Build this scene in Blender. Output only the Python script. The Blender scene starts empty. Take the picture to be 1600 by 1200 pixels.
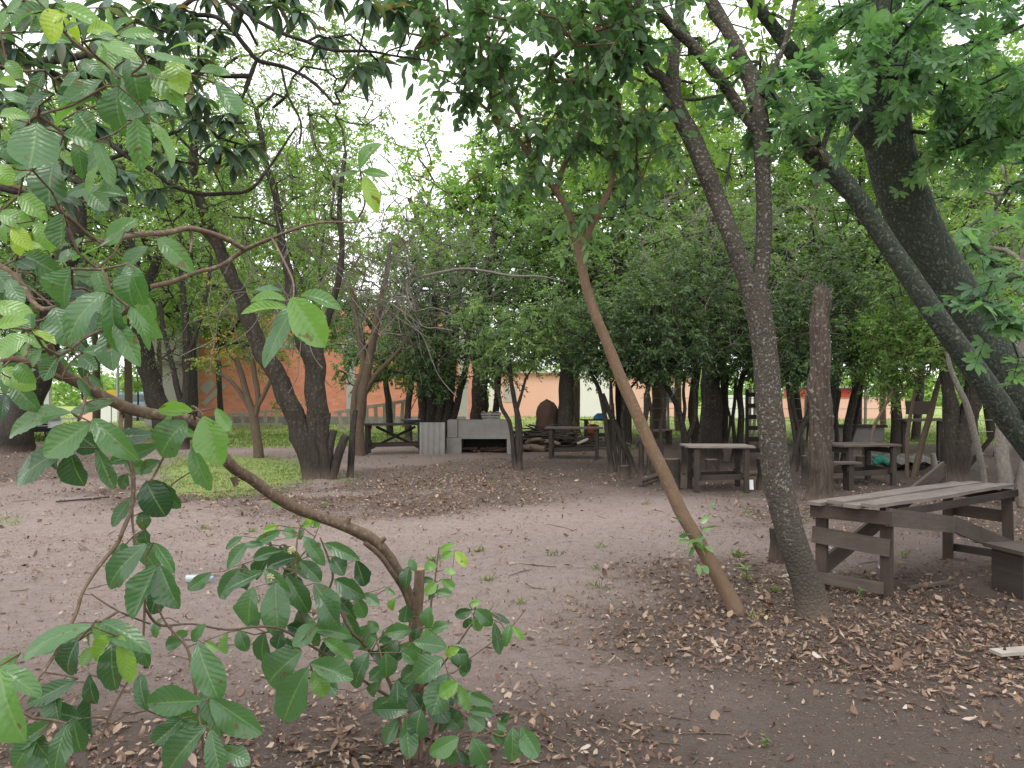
import bpy, math, random
import numpy as np
from mathutils import Vector

# ------------------------------------------------------------------ camera geometry
F, HY, CH = 1180.0, 615.0, 1.6
sc = bpy.context.scene
COL = sc.collection
rng = np.random.default_rng(7)
random.seed(7)

def at(px, py, d):
    return np.array([(px-800.0)*d/F, d, CH-(py-HY)*d/F])
def dep(py):
    return CH*F/(py-HY)
def gnd(px, py):
    d = dep(py)
    return np.array([(px-800.0)*d/F, d, 0.0])

# ------------------------------------------------------------------ value noise
_T = np.random.default_rng(3).random((256, 256))
def vnoise(x, y, s=1.0, off=0.0):
    x = np.asarray(x, float)*s+off+500; y = np.asarray(y, float)*s+off*1.7+500
    xi = np.floor(x).astype(int); yi = np.floor(y).astype(int)
    fx = x-xi; fy = y-yi
    fx = fx*fx*(3-2*fx); fy = fy*fy*(3-2*fy)
    a = _T[xi % 256, yi % 256]; b = _T[(xi+1) % 256, yi % 256]
    c = _T[xi % 256, (yi+1) % 256]; d = _T[(xi+1) % 256, (yi+1) % 256]
    return (a*(1-fx)+b*fx)*(1-fy)+(c*(1-fx)+d*fx)*fy
def fbm(x, y, s=1.0, off=0.0, o=4):
    v = 0; a = .5; t = 0
    for i in range(o):
        v = v+a*vnoise(x, y, s*2**i, off+i*13.1); t += a; a *= .5
    return v/t
def gh(x, y):
    near = np.clip((np.asarray(y, float))/6.0, .0, 1.0)
    h = (fbm(x, y, .35, 2)-.5)*.16+(fbm(x, y, 1.7, 9)-.5)*.05+(fbm(x, y, 7, 5, 3)-.5)*.022
    return h*(.35+.65*near)

# ------------------------------------------------------------------ node helpers
def new_mat(name):
    m = bpy.data.materials.new(name); m.use_nodes = True
    nt = m.node_tree; nt.nodes.clear()
    return m, nt
class N:
    def __init__(s, nt): s.nt = nt
    def n(s, t, **k):
        nd = s.nt.nodes.new(t)
        for a, b in k.items():
            if a.startswith('i_'): nd.inputs[a[2:].replace('_', ' ')].default_value = b
            else: setattr(nd, a, b)
        return nd
    def l(s, a, b): s.nt.links.new(a, b)
    def noise(s, vec, scale, detail=5, rough=.6):
        nd = s.n('ShaderNodeTexNoise'); nd.inputs['Scale'].default_value = scale
        nd.inputs['Detail'].default_value = detail; nd.inputs['Roughness'].default_value = rough
        if vec is not None: s.l(vec, nd.inputs['Vector'])
        return nd.outputs['Fac']
    def ramp(s, fac, stops):
        nd = s.n('ShaderNodeValToRGB'); cr = nd.color_ramp
        while len(cr.elements) < len(stops): cr.elements.new(.5)
        for e, (p, c) in zip(cr.elements, stops):
            e.position = p; e.color = (*c, 1) if len(c) == 3 else c
        s.l(fac, nd.inputs['Fac']); return nd.outputs['Color']
    def mix(s, fac, a, b, mode='MIX'):
        nd = s.n('ShaderNodeMix'); nd.data_type = 'RGBA'; nd.blend_type = mode
        for i, v in ((0, fac), (6, a), (7, b)):
            if isinstance(v, (int, float)): nd.inputs[i].default_value = v
            elif isinstance(v, tuple): nd.inputs[i].default_value = (*v, 1)
            else: s.l(v, nd.inputs[i])
        return nd.outputs[2]
    def math(s, op, a, b=None, clamp=False):
        nd = s.n('ShaderNodeMath'); nd.operation = op; nd.use_clamp = clamp
        for i, v in ((0, a), (1, b)):
            if v is None: continue
            if isinstance(v, (int, float)): nd.inputs[i].default_value = v
            else: s.l(v, nd.inputs[i])
        return nd.outputs[0]
    def bump(s, h, st=.5, dist=.01):
        nd = s.n('ShaderNodeBump'); nd.inputs['Strength'].default_value = st; nd.inputs['Distance'].default_value = dist
        s.l(h, nd.inputs['Height']); return nd.outputs['Normal']
    def mapping(s, vec, sc_):
        nd = s.n('ShaderNodeMapping'); nd.inputs['Scale'].default_value = sc_; s.l(vec, nd.inputs['Vector']); return nd.outputs[0]
    def bsdf(s, col, rough=.8, normal=None, spec=.3, metal=0):
        nd = s.n('ShaderNodeBsdfPrincipled')
        if isinstance(col, tuple): nd.inputs['Base Color'].default_value = (*col, 1)
        else: s.l(col, nd.inputs['Base Color'])
        if isinstance(rough, (int, float)): nd.inputs['Roughness'].default_value = rough
        else: s.l(rough, nd.inputs['Roughness'])
        nd.inputs['Specular IOR Level'].default_value = spec; nd.inputs['Metallic'].default_value = metal
        if normal is not None: s.l(normal, nd.inputs['Normal'])
        return nd
    def out(s, sh):
        o = s.n('ShaderNodeOutputMaterial'); s.l(sh, o.inputs['Surface'])

def leaf_mat(name, stops, trans=.35, rough=.5, spec=.4, vein=False, tcol=(1.25, 1.35, .55)):
    m, nt = new_mat(name); q = N(nt)
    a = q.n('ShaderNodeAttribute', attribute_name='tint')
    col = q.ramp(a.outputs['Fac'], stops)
    geo = q.n('ShaderNodeNewGeometry')
    nrm = None
    if vein:
        uv = q.n('ShaderNodeUVMap'); sp = q.n('ShaderNodeSeparateXYZ'); q.l(uv.outputs[0], sp.inputs[0])
        av = q.math('ABSOLUTE', q.math('SUBTRACT', sp.outputs['Y'], .5))
        ph = q.math('MULTIPLY', q.math('SUBTRACT', sp.outputs['X'], q.math('MULTIPLY', av, .42)), 9.0)
        tcv = q.n('ShaderNodeTexCoord')
        ph = q.math('ADD', ph, q.math('MULTIPLY', q.noise(tcv.outputs['Object'], 25, 2), 1.1))
        sn = q.math('PINGPONG', ph, .5)             # 0 on a vein
        vl = q.math('SUBTRACT', 1.0, q.math('MULTIPLY', sn, 9.0), clamp=True)
        mid = q.math('SUBTRACT', 1.0, q.math('MULTIPLY', av, 26.0), clamp=True)
        v = q.math('MAXIMUM', q.math('MULTIPLY', vl, .28), mid)
        col = q.mix(q.math('MULTIPLY', v, .7), col, (.26, .36, .14))
        tc = q.n('ShaderNodeTexCoord')
        nz = q.noise(tc.outputs['Object'], 60, 3)
        col = q.mix(q.math('MULTIPLY', nz, .5), col, q.mix(1.0, col, (.62, .72, .7), 'MULTIPLY'))
        spots = q.math('GREATER_THAN', q.noise(tc.outputs['Object'], 42, 2, .4), .70)
        col = q.mix(q.math('MULTIPLY', spots, .75), col, (.14, .08, .03))
        h = q.math('ADD', q.math('MULTIPLY', sn, 1.0), q.math('MULTIPLY', nz, .25))
        nrm = q.bump(h, .4, .003)
    else:
        # many trees: vary with place as well
        nz = q.noise(geo.outputs['Position'], .9, 2)
        col = q.mix(q.math('MULTIPLY', nz, .55), col, q.mix(1.0, col, (.55, .62, .7), 'MULTIPLY'))
    back = q.mix(1.0, col, (1.25, 1.2, 1.2), 'MULTIPLY')
    c2 = q.mix(geo.outputs['Backfacing'], col, back)
    b = q.bsdf(c2, rough, nrm, spec)
    t = q.n('ShaderNodeBsdfTranslucent'); q.l(q.mix(1.0, col, tcol, 'MULTIPLY'), t.inputs['Color'])
    if nrm is not None: q.l(nrm, t.inputs['Normal'])
    ms = q.n('ShaderNodeMixShader'); ms.inputs[0].default_value = trans
    q.l(b.outputs[0], ms.inputs[1]); q.l(t.outputs[0], ms.inputs[2]); q.out(ms.outputs[0])
    return m

def bark_mat(name, c1, c2, lichen=None, lam=.0, scale=1.0, rough=.9, stretch=.35, bump=1.0, ring=False):
    m, nt = new_mat(name); q = N(nt)
    tc = q.n('ShaderNodeTexCoord'); o = tc.outputs['Object']
    st = q.mapping(o, (1, 1, stretch))
    n1 = q.noise(st, 14*scale, 6, .65); n2 = q.noise(o, 3*scale, 4)
    col = q.mix(n1, c1, c2)
    col = q.mix(q.math('MULTIPLY', n2, .6), col, q.mix(1.0, col, (.5, .52, .55), 'MULTIPLY'))
    vo = q.n('ShaderNodeTexVoronoi'); vo.feature = 'DISTANCE_TO_EDGE'; vo.inputs['Scale'].default_value = 16*scale
    q.l(st, vo.inputs['Vector'])
    h = q.math('ADD', n1, q.math('MULTIPLY', q.math('MINIMUM', vo.outputs['Distance'], .25), 2.5))
    crack = q.math('SUBTRACT', 1.0, q.math('MULTIPLY', vo.outputs['Distance'], 9.0), clamp=True)
    col = q.mix(q.math('MULTIPLY', crack, .45*bump if bump < 1 else .45), col, q.mix(1.0, col, (.35, .33, .32), 'MULTIPLY'))
    if ring:
        wv = q.n('ShaderNodeTexWave'); wv.bands_direction = 'Z'; wv.inputs['Scale'].default_value = 9
        wv.inputs['Distortion'].default_value = 9; wv.inputs['Detail'].default_value = 3; q.l(o, wv.inputs['Vector'])
        h = q.math('ADD', h, q.math('MULTIPLY', wv.outputs['Fac'], .5))
    if lichen:
        ln = q.noise(o, 26*scale, 3, .5)
        lf = q.math('MULTIPLY', q.math('SUBTRACT', ln, .56), 9.0, clamp=True)
        sz = q.n('ShaderNodeSeparateXYZ'); q.l(o, sz.inputs[0])
        hz = q.math('MULTIPLY', q.math('ADD', sz.outputs['Z'], q.math('SUBTRACT', n2, .9)), 1.6, clamp=True)
        soil = q.math('SUBTRACT', .8, q.math('MULTIPLY', sz.outputs['Z'], 3.5), clamp=True)
        col = q.mix(q.math('MULTIPLY', q.math('MULTIPLY', lf, hz), lam), col, lichen)
        col = q.mix(q.math('MULTIPLY', soil, n1), col, (.20, .145, .115))
    b = q.bsdf(col, rough, q.bump(h, .9*bump, .012), .2); q.out(b.outputs[0])
    return m

def wood_mat(name, c1, c2, rough=.85, grain=1.0):
    m, nt = new_mat(name); q = N(nt)
    uv = q.n('ShaderNodeUVMap'); g = q.mapping(uv.outputs[0], (2.2, 55*grain, 1))
    n1 = q.noise(g, 1.0, 6, .7); n2 = q.noise(q.mapping(uv.outputs[0], (3, 5, 1)), 1.3, 4)
    col = q.mix(n1, c1, c2)
    col = q.mix(q.math('MULTIPLY', q.math('SUBTRACT', n2, .35), 1.6, clamp=True), col, q.mix(1.0, col, (.48, .45, .46), 'MULTIPLY'))
    ck = q.math('LESS_THAN', n1, .36)
    col = q.mix(q.math('MULTIPLY', ck, .65), col, (.02, .017, .015))
    b = q.bsdf(col, rough, q.bump(n1, .8, .006), .25); q.out(b.outputs[0]); return m

def plain_mat(name, c, rough=.7, var=.35, scale=6, bump=.3, spec=.3, metal=0, dirt=None):
    m, nt = new_mat(name); q = N(nt)
    tc = q.n('ShaderNodeTexCoord')
    n1 = q.noise(tc.outputs['Object'], scale, 6, .65); n2 = q.noise(tc.outputs['Object'], scale*7, 4)
    col = q.mix(q.math('MULTIPLY', n1, var*2, clamp=True), c, tuple(x*.45 for x in c) if dirt is None else dirt)
    b = q.bsdf(col, rough, q.bump(q.math('ADD', n1, q.math('MULTIPLY', n2, .4)), bump, .01), spec, metal); q.out(b.outputs[0]); return m

def corr_mat(): return plain_mat('fibre cement', (.30, .29, .28), .9, .4, 5)

# ------------------------------------------------------------------ mesh builders
def tag(o, label=None, cat=None, group=None, kind=None):
    if label: o['label'] = label
    if cat: o['category'] = cat
    if group: o['group'] = group
    if kind: o['kind'] = kind
    return o
def link(name, me, parent=None, loc=None):
    o = bpy.data.objects.new(name, me); COL.objects.link(o)
    if parent is not None: o.parent = parent
    if loc is not None: o.location = loc
    return o
def empty(name, loc, label, cat, group=None, rz=0):
    o = bpy.data.objects.new(name, None); COL.objects.link(o); o.location = loc
    o.rotation_euler = (0, 0, rz); o.empty_display_size = .2
    return tag(o, label, cat, group)

class MB:
    def __init__(s): s.v = []; s.f = []; s.uv = []; s.sm = []
    def add(s, verts, faces, uvs=None, smooth=False):
        b = len(s.v); s.v += [tuple(float(c) for c in p) for p in verts]
        for i, f in enumerate(faces):
            s.f.append(tuple(b+k for k in f)); s.sm.append(smooth)
            s.uv.append(uvs[i] if uvs else [(verts[k][0], verts[k][2]) for k in f])
    def board(s, p0, p1, w, t, up=(0, 0, 1), jit=.0):
        """box from p0 to p1, w wide across, t thick along up"""
        p0 = Vector(p0); p1 = Vector(p1); e = (p1-p0); L = e.length; e = e/L
        up = Vector(up); a = up-e*up.dot(e)
        if a.length < 1e-4: a = Vector((1, 0, 0))-e*e.x
        a.normalize(); c = e.cross(a)
        V = []
        nseg = max(1, int(L/.35)) if jit else 1
        for i in range(nseg+1):
            p = p0+e*(L*i/nseg)
            k = Vector((random.uniform(-jit, jit), random.uniform(-jit, jit), random.uniform(-jit, jit)*.6))
            for su, sv in ((-1, -1), (1, -1), (1, 1), (-1, 1)):
                V.append(p+k+c*(su*w/2)+a*(sv*t/2))
        Fs = []; U = []; o = random.uniform(0, 9), random.uniform(0, 9)
        for i in range(nseg):
            b = i*4; u0 = o[0]+L*i/nseg; u1 = o[0]+L*(i+1)/nseg
            vv = 0
            for j, wd in zip(range(4), (w, t, w, t)):
                Fs.append((b+j, b+(j+1) % 4, b+4+(j+1) % 4, b+4+j))
                v0 = o[1]+vv; v1 = v0+wd; vv += wd
                U.append([(u0, v0), (u0, v1), (u1, v1), (u1, v0)])
        e_ = nseg*4
        Fs.append((3, 2, 1, 0)); U.append([(o[0], o[1]+t), (o[0]+w*.1, o[1]+t), (o[0]+w*.1, o[1]), (o[0], o[1])])
        Fs.append((e_, e_+1, e_+2, e_+3)); U.append([(o[0], o[1]), (o[0]+w*.1, o[1]), (o[0]+w*.1, o[1]+t), (o[0], o[1]+t)])
        s.add(V, Fs, U)
    def box(s, x0, x1, y0, y1, z0, z1):
        V = [(x, y, z) for z in (z0, z1) for x, y in ((x0, y0), (x1, y0), (x1, y1), (x0, y1))]
        s.add(V, [(3, 2, 1, 0), (4, 5, 6, 7), (0, 1, 5, 4), (1, 2, 6, 5), (2, 3, 7, 6), (3, 0, 4, 7)])
    def tube(s, pts, rad, n=8, smooth_path=True, noise=.0, cap=True, flat=1.0):
        P = [Vector(p) for p in pts]; R = list(rad) if hasattr(rad, '__len__') else [rad]*len(P)
        if smooth_path and len(P) > 2:
            Q = []; RR = []
            for i in range(len(P)-1):
                a = P[max(i-1, 0)]; b = P[i]; c = P[i+1]; d = P[min(i+2, len(P)-1)]
                for k in range(4):
                    t = k/4; t2 = t*t; t3 = t2*t
                    Q.append(.5*((2*b)+(c-a)*t+(2*a-5*b+4*c-d)*t2+(3*b-a-3*c+d)*t3)); RR.append(R[i]*(1-t)+R[i+1]*t)
            Q.append(P[-1]); RR.append(R[-1]); P, R = Q, RR
        m = len(P)
        T = [(P[min(i+1, m-1)]-P[max(i-1, 0)]).normalized() for i in range(m)]
        a = Vector((0, 1, 0)) if abs(T[0].y) < .9 else Vector((1, 0, 0))
        V = []; acc = 0
        for i in range(m):
            a = (a-T[i]*a.dot(T[i])).normalized(); c = T[i].cross(a)
            if i: acc += (P[i]-P[i-1]).length
            for j in range(n):
                th = 2*math.pi*j/n
                r = R[i]
                if noise: r *= 1+noise*(random.random()-.5)+noise*.9*math.sin(3*th+acc*3+R[0]*50)*.5+noise*.5*math.sin(acc*7+th)
                V.append(P[i]+a*(math.cos(th)*r)+c*(math.sin(th)*r*flat))
        Fs = []; U = []
        for i in range(m-1):
            for j in range(n):
                Fs.append((i*n+j, i*n+(j+1) % n, (i+1)*n+(j+1) % n, (i+1)*n+j)); U.append([(i*.1, j*.03), (i*.1, j*.03+.03), (i*.1+.1, j*.03+.03), (i*.1+.1, j*.03)])
        s.add(V, Fs, U, True)
        if cap:
            s.add([V[(m-1)*n+j] for j in range(n)], [tuple(range(n))])
            s.add([V[j] for j in range(n)], [tuple(reversed(range(n)))])
    def build(s, name, mat, parent=None, loc=None):
        me = bpy.data.meshes.new(name); me.from_pydata(s.v, [], s.f); me.update()
        ul = me.uv_layers.new(name='UVMap')
        flat = [c for u in s.uv for p in u for c in p]
        ul.data.foreach_set('uv', flat)
        me.polygons.foreach_set('use_smooth', s.sm)
        me.materials.append(mat)
        return link(name, me, parent, loc)

# ---- leaves by template
def grid_tpl(nu, nv, prof, corr=0):
    us = np.linspace(0, 1, nu); V = []; UV = []
    for i, u in enumerate(us):
        w = prof(u)
        for v in np.linspace(-1, 1, nv):
            c = corr*math.sin((u-abs(v)*.21)*9*2*math.pi)*min(1, abs(v)*2)*(w) if corr else 0
            V.append((u, v*w*.5, c)); UV.append((u, v*.5+.5))
    Fc = []
    for i in range(nu-1):
        for j in range(nv-1):
            a = i*nv+j; Fc.append((a, a+nv, a+nv+1, a+1))
    return np.array(V, float), Fc, np.array(UV, float)
prof_oval = lambda u: max(.03, (math.sin(math.pi*min(1, u**.85)))**.62)
prof_lance = lambda u: max(.02, math.sin(math.pi*u**.95)**.9)
TPL_RHOMB = (np.array([(0, 0, 0), (.42, .5, 0), (1, 0, 0), (.42, -.5, 0)], float), [(0, 2, 1), (0, 3, 2)], np.array([(0, .5), (.4, 1), (1, .5), (.4, 0)], float))
TPL_OVAL = grid_tpl(5, 3, prof_oval)
TPL_LANCE = grid_tpl(6, 3, prof_lance)
prof_guava = lambda u: max(.03, (math.sin(math.pi*min(1, u**1.12)))**.66)
TPL_GUAVA = grid_tpl(37, 9, prof_guava, .016)
def palmate():
    V = []; Fc = []; UV = []
    for a in (-78, -40, 0, 40, 78):
        r = math.radians(a); ln = 1-.28*abs(a)/78
        for k, (u, v) in enumerate(((0.06, 0), (.38, .12), (.72, .15), (1, 0), (.72, -.15), (.38, -.12), (.38, 0), (.7, 0))):
            V.append((math.cos(r)*u*ln-math.sin(r)*v, math.sin(r)*u*ln+math.cos(r)*v, -.25*(u*ln)**2 if 0 else 0)); UV.append((u, .5+v*4))
        b = len(V)-8
        for f in ((0, 6, 1), (1, 6, 7, 2), (2, 7, 3), (0, 5, 6), (6, 5, 4, 7), (7, 4, 3)):
            Fc.append(tuple(b+i for i in f))
    return np.array(V, float), Fc, np.array(UV, float)
TPL_PALM = palmate()

def leaves_mesh(name, P, D, Nn, L, W, tpl, mat, tint, bend=.15, fold=.15, wave=0, parent=None, uv=False, loc=None, origin=None):
    """P base points, D directions, Nn normals; L length, W width; one mesh"""
    V0, Fc, UV = tpl
    P = np.asarray(P, float); n = len(P)
    if origin is not None: P = P-np.asarray(origin)
    D = D/np.maximum(np.linalg.norm(D, axis=1, keepdims=True), 1e-6)
    Nn = Nn-D*np.sum(Nn*D, axis=1, keepdims=True)
    Nn = Nn/np.maximum(np.linalg.norm(Nn, axis=1, keepdims=True), 1e-6)
    S = np.cross(Nn, D)
    L = np.broadcast_to(np.asarray(L, float), (n,)); W = np.broadcast_to(np.asarray(W, float), (n,))
    bend = np.broadcast_to(np.asarray(bend, float), (n,)); fold = np.broadcast_to(np.asarray(fold, float), (n,))
    u = V0[:, 0]; v = V0[:, 1]; w = V0[:, 2]; m0 = 8; asy = wob = 1
    # circular-ish bend keeps the length
    ang = bend[:, None]*u[None, :]*2
    b2 = np.where(np.abs(bend) < 1e-3, 1e-3, bend)[:, None]*2
    ux = np.sin(ang)/b2; uz = -(1-np.cos(ang))/b2
    Z = uz*L[:, None]+fold[:, None]*np.abs(v)[None, :]*W[:, None]+w[None, :]*W[:, None]
    if wave:
        ph = rng.uniform(0, 6.28, (n, 1)); am = rng.uniform(.3, 1, (n, 1))*wave; tw = rng.normal(0, .22, (n, 1))*wave/.1
        asy = 1+rng.normal(0, .13, (n, 1))*np.sign(v)[None, :]; wob = 1+rng.normal(0, .05, (n, m0))[:, np.round(u*7).astype(int)] if m0 else 1
        Z = Z+(am*np.sin(u[None, :]*7+ph)*np.abs(v)[None, :]+am*.6*np.sin(u[None, :]*11+ph*2)*v[None, :]+tw*u[None, :]*v[None, :]-am*1.6*(np.abs(v)[None, :]**3))*W[:, None]
    X = ux*L[:, None]; Y = v[None, :]*asy*wob*W[:, None]*(1-.12*fold[:, None])
    A = P[:, None, :]+X[..., None]*D[:, None, :]+Y[..., None]*S[:, None, :]+Z[..., None]*Nn[:, None, :]
    m = len(V0); A = A.reshape(-1, 3)
    me = bpy.data.meshes.new(name)
    lv = np.array([i for f in Fc for i in f]); cnt = np.array([len(f) for f in Fc])
    loops = (lv[None, :]+(np.arange(n)*m)[:, None]).ravel()
    counts = np.tile(cnt, n); starts = np.concatenate([[0], np.cumsum(counts)[:-1]])
    me.vertices.add(len(A)); me.vertices.foreach_set('co', A.ravel())
    me.loops.add(len(loops)); me.loops.foreach_set('vertex_index', loops.astype(np.int32))
    me.polygons.add(len(counts)); me.polygons.foreach_set('loop_start', starts.astype(np.int32))
    me.polygons.foreach_set('loop_total', counts.astype(np.int32)) if False else None
    me.polygons.foreach_set('use_smooth', np.ones(len(counts), bool))
    at_ = me.attributes.new('tint', 'FLOAT', 'POINT')
    at_.data.foreach_set('value', np.repeat(np.asarray(tint, float), m))
    if uv:
        ul = me.uv_layers.new(name='UVMap')
        ul.data.foreach_set('uv', np.tile(UV[lv], (n, 1)).ravel())
    me.update(calc_edges=True); me.validate()
    me.materials.append(mat)
    return link(name, me, parent, loc)

# ---- skeleton growth: joins every target to the nearest node already there
def grow(stems, targets, sag=.0, wig=.08, start=.45, step=.35, penal=.0):
    nodes = []; par = []; fixed = []
    for st in stems:
        k = len(st); s0 = int(k*start) if start < 1 else k-1
        prev = -1
        dense = []
        for i in range(len(st)-1):
            for t in (0, .34, .67): dense.append(tuple(np.array(st[i])*(1-t)+np.array(st[i+1])*t))
        dense.append(tuple(st[-1]))
        for i, p in enumerate(dense):
            if i < len(dense)*start: continue
            nodes.append(np.array(p[:3])); par.append(-1); fixed.append(p[3])
    T = np.array(targets)
    base = np.array(nodes)
    dist = np.min(np.linalg.norm(T[:, None, :]-base[None, :, :], axis=2), axis=1)
    order = np.argsort(dist)
    arr = np.zeros((len(nodes)+len(T)*14, 3)); n = len(nodes); arr[:n] = nodes
    tips = []
    paths = []
    for ti in order:
        t = T[ti]; dv = arr[:n]-t
        dd = np.sqrt((dv**2).sum(1))+np.maximum(0, dv[:, 2])*.9     # prefer to come from below
        j = int(np.argmin(dd)); a = arr[j].copy(); Ld = np.linalg.norm(t-a)
        k = int(min(12, max(1, round(Ld/step))))
        prev = j; ids = [j]
        side = rng.normal(0, 1, 3)*Ld*wig
        for s in range(1, k+1):
            f = s/k; p = a*(1-f)+t*f+side*math.sin(math.pi*f)+rng.normal(0, 1, 3)*Ld*wig*.35*(1 if s < k else 0)
            p[2] += sag*Ld*math.sin(math.pi*f)
            if n >= len(arr): break
            arr[n] = p; par.append(prev); fixed.append(None); prev = n; ids.append(n); n += 1
        paths.append(ids); tips.append(prev)
    load = np.zeros(n)
    for t in tips: load[t] += 1
    for i in range(n-1, -1, -1):
        if par[i] >= 0: load[par[i]] += load[i]
    return arr[:n], par, load, paths, fixed, order, tips

def build_branches(mb, g, rtip, origin, expo=.45, n=5, rmax=1):
    arr, par, load, paths, fixed, order, tips = g
    o = np.asarray(origin)
    for ids in paths:
        if len(ids) < 2: continue
        R = []
        for k, i in enumerate(ids):
            if fixed[i] is not None: r = min(fixed[i]*.75, rtip*max(load[ids[1]], 1)**expo*1.15)
            else: r = rtip*max(load[i], 1)**expo
            R.append(min(r, rmax))
        R[0] = max(R[0]*.9, R[1])
        mb.tube([arr[i]-o for i in ids], R, n=n, smooth_path=False, cap=False)

def ell_pts(blobs):
    out = []
    for (c, r, k) in blobs:
        p = rng.normal(size=(k, 3)); p /= np.linalg.norm(p, axis=1, keepdims=True)
        rr = rng.random(k)**.42
        q = np.array(c)+p*rr[:, None]*np.array(r)
        out.append(q)
    return np.vstack(out)

def clump_leaves(centers, outward, k=4, m=10, tl=.35, L=.08, W=.035, droop=.3, spread=1.0, up=.7):
    """twigs around each centre, leaves along twigs"""
    c = np.repeat(centers, k, axis=0); n = len(c)
    d = rng.normal(size=(n, 3)); d /= np.linalg.norm(d, axis=1, keepdims=True)
    d = d*spread+np.repeat(outward, k, axis=0)*.6; d[:, 2] -= droop*.4
    d /= np.linalg.norm(d, axis=1, keepdims=True)
    ln = tl*rng.uniform(.5, 1.3, n)
    t = np.tile(np.linspace(.12, 1, m), n)+rng.normal(0, .03, n*m)
    cc = np.repeat(c, m, axis=0); dd = np.repeat(d, m, axis=0); ll = np.repeat(ln, m)
    P = cc+dd*(ll*t)[:, None]; P[:, 2] -= (droop*.25*ll*t*t)
    s = np.cross(dd, np.array([0, 0, 1.0])+rng.normal(0, .2, (n*m, 3))); s /= np.maximum(np.linalg.norm(s, axis=1, keepdims=True), 1e-5)
    sg = np.where(np.arange(n*m) % 2 == 0, 1.0, -1.0)[:, None]
    D = s*sg*.8+dd*.55+rng.normal(0, .35, (n*m, 3)); D[:, 2] -= droop
    Nn = np.array([0, 0, up])+rng.normal(0, .45, (n*m, 3))
    return P, D, Nn, L*rng.uniform(.65, 1.25, n*m), W*rng.uniform(.75, 1.2, n*m), (c, d, ln)

MAT = {}
CNT = {}
def tree(label, base, stems, blobs, lm, bm, cat='tree', group=None, name='tree', leaf=(.08, .035), k=4, m=10, tl=.35,
         droop=.3, tpl=TPL_RHOMB, rtip=.008, sides=9, noise=.16, start=.4, twigs=False, step=.4, tint=(.5, .22),
         wig=.09, bend=.15, bn=5, up=.7, expo=.45, spread=1.0, sag=.05):
    """stems: lists of (x,y,z,r) in world metres; blobs: (centre, radii, clump count)"""
    o = np.array(base, float); o[2] = float(gh(o[0], o[1])) if abs(o[0]) < 60 else 0
    E = empty(name, tuple(o), label, cat, group)
    mb = MB()
    for st in stems:
        mb.tube([np.array(p[:3])-o for p in st], [p[3] for p in st], n=sides, noise=noise)
    if blobs:
        C = ell_pts(blobs)
        C = C[C[:, 2] > .5] if len(C) else C
        g = grow(stems, C, start=start, step=step, wig=wig, sag=sag)
        build_branches(mb, g, rtip, o, n=bn, expo=expo)
        cen = np.mean(C, axis=0); ow = C-cen; ow /= np.maximum(np.linalg.norm(ow, axis=1, keepdims=True), 1e-4)
        P, D, Nn, L, W, tw = clump_leaves(C, ow, k, m, tl, leaf[0], leaf[1], droop, up=up, spread=spread)
        tn = np.repeat(rng.normal(tint[0], tint[1], len(C)), k*m)*.6+rng.normal(tint[0], tint[1], len(P))*.4
        leaves_mesh('crown', P, D, Nn, L, W, tpl, MAT[lm], np.clip(tn, 0, 1), bend=bend, parent=E, origin=o)
        if twigs:
            tm = mb; c, d, ln = tw
            for i in range(len(c)):
                e = c[i]+d[i]*ln[i]; e[2] -= droop*.25*ln[i]
                tm.tube([c[i]-o, (c[i]+e)/2-o+np.array([0, 0, .04*ln[i]]), e-o], [rtip*.7, rtip*.5, rtip*.25], n=3, smooth_path=False, cap=False)
    mb.build('trunk', MAT[bm], E)
    return E
def S(d, pts, k=1.0):
    """stem from photo points: (px,py,rpx[,depth])"""
    out = []
    for p in pts:
        dd = p[3] if len(p) > 3 else d
        q = at(p[0], p[1], dd); out.append((q[0], q[1], q[2], p[2]*k*dd/F))
    # sink the foot a little
    x, y, z, r = out[0]
    if z < .25: out[0] = (x, y, -.12, r*1.0)
    return out
def B(px, py, d, rx, ry, rd, n):
    return (at(px, py, d), (rx*d/F, rd, ry*d/F), n)

# ------------------------------------------------------------------ materials
g = lambda *a: a
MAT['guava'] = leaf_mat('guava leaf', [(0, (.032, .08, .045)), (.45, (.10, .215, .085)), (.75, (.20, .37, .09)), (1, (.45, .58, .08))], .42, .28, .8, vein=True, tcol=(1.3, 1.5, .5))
MAT['fine'] = leaf_mat('small green leaf', [(0, (.12, .20, .075)), (.5, (.22, .35, .12)), (1, (.40, .54, .18))], .54, .5)  # small, bright and dark leaf colours are lifted in place of canopy haze
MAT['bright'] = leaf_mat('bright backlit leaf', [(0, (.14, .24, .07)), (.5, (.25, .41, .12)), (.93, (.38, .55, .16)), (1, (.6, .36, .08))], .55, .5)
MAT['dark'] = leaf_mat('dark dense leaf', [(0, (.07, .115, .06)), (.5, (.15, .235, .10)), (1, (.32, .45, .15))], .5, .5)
MAT['deep'] = leaf_mat('deep shaded leaf', [(0, (.035, .06, .035)), (.5, (.08, .135, .06)), (1, (.22, .32, .11))], .42, .5)  # darker leaf copy with the low canopy's shade put into its colour
MAT['shade'] = leaf_mat('blue green leaf', [(0, (.08, .14, .085)), (.5, (.15, .26, .13)), (1, (.28, .45, .15))], .56, .5, tcol=(1.15, 1.35, .7))
MAT['palm'] = leaf_mat('palmate leaf', [(0, (.10, .18, .11)), (.5, (.17, .30, .15)), (1, (.28, .45, .17))], .56, .5, tcol=(1.15, 1.35, .7))
MAT['loquat'] = leaf_mat('loquat leaf', [(0, (.05, .085, .06)), (.5, (.085, .155, .10)), (.8, (.14, .23, .15)), (1, (.22, .17, .09))], .35, .42, .4)
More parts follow.
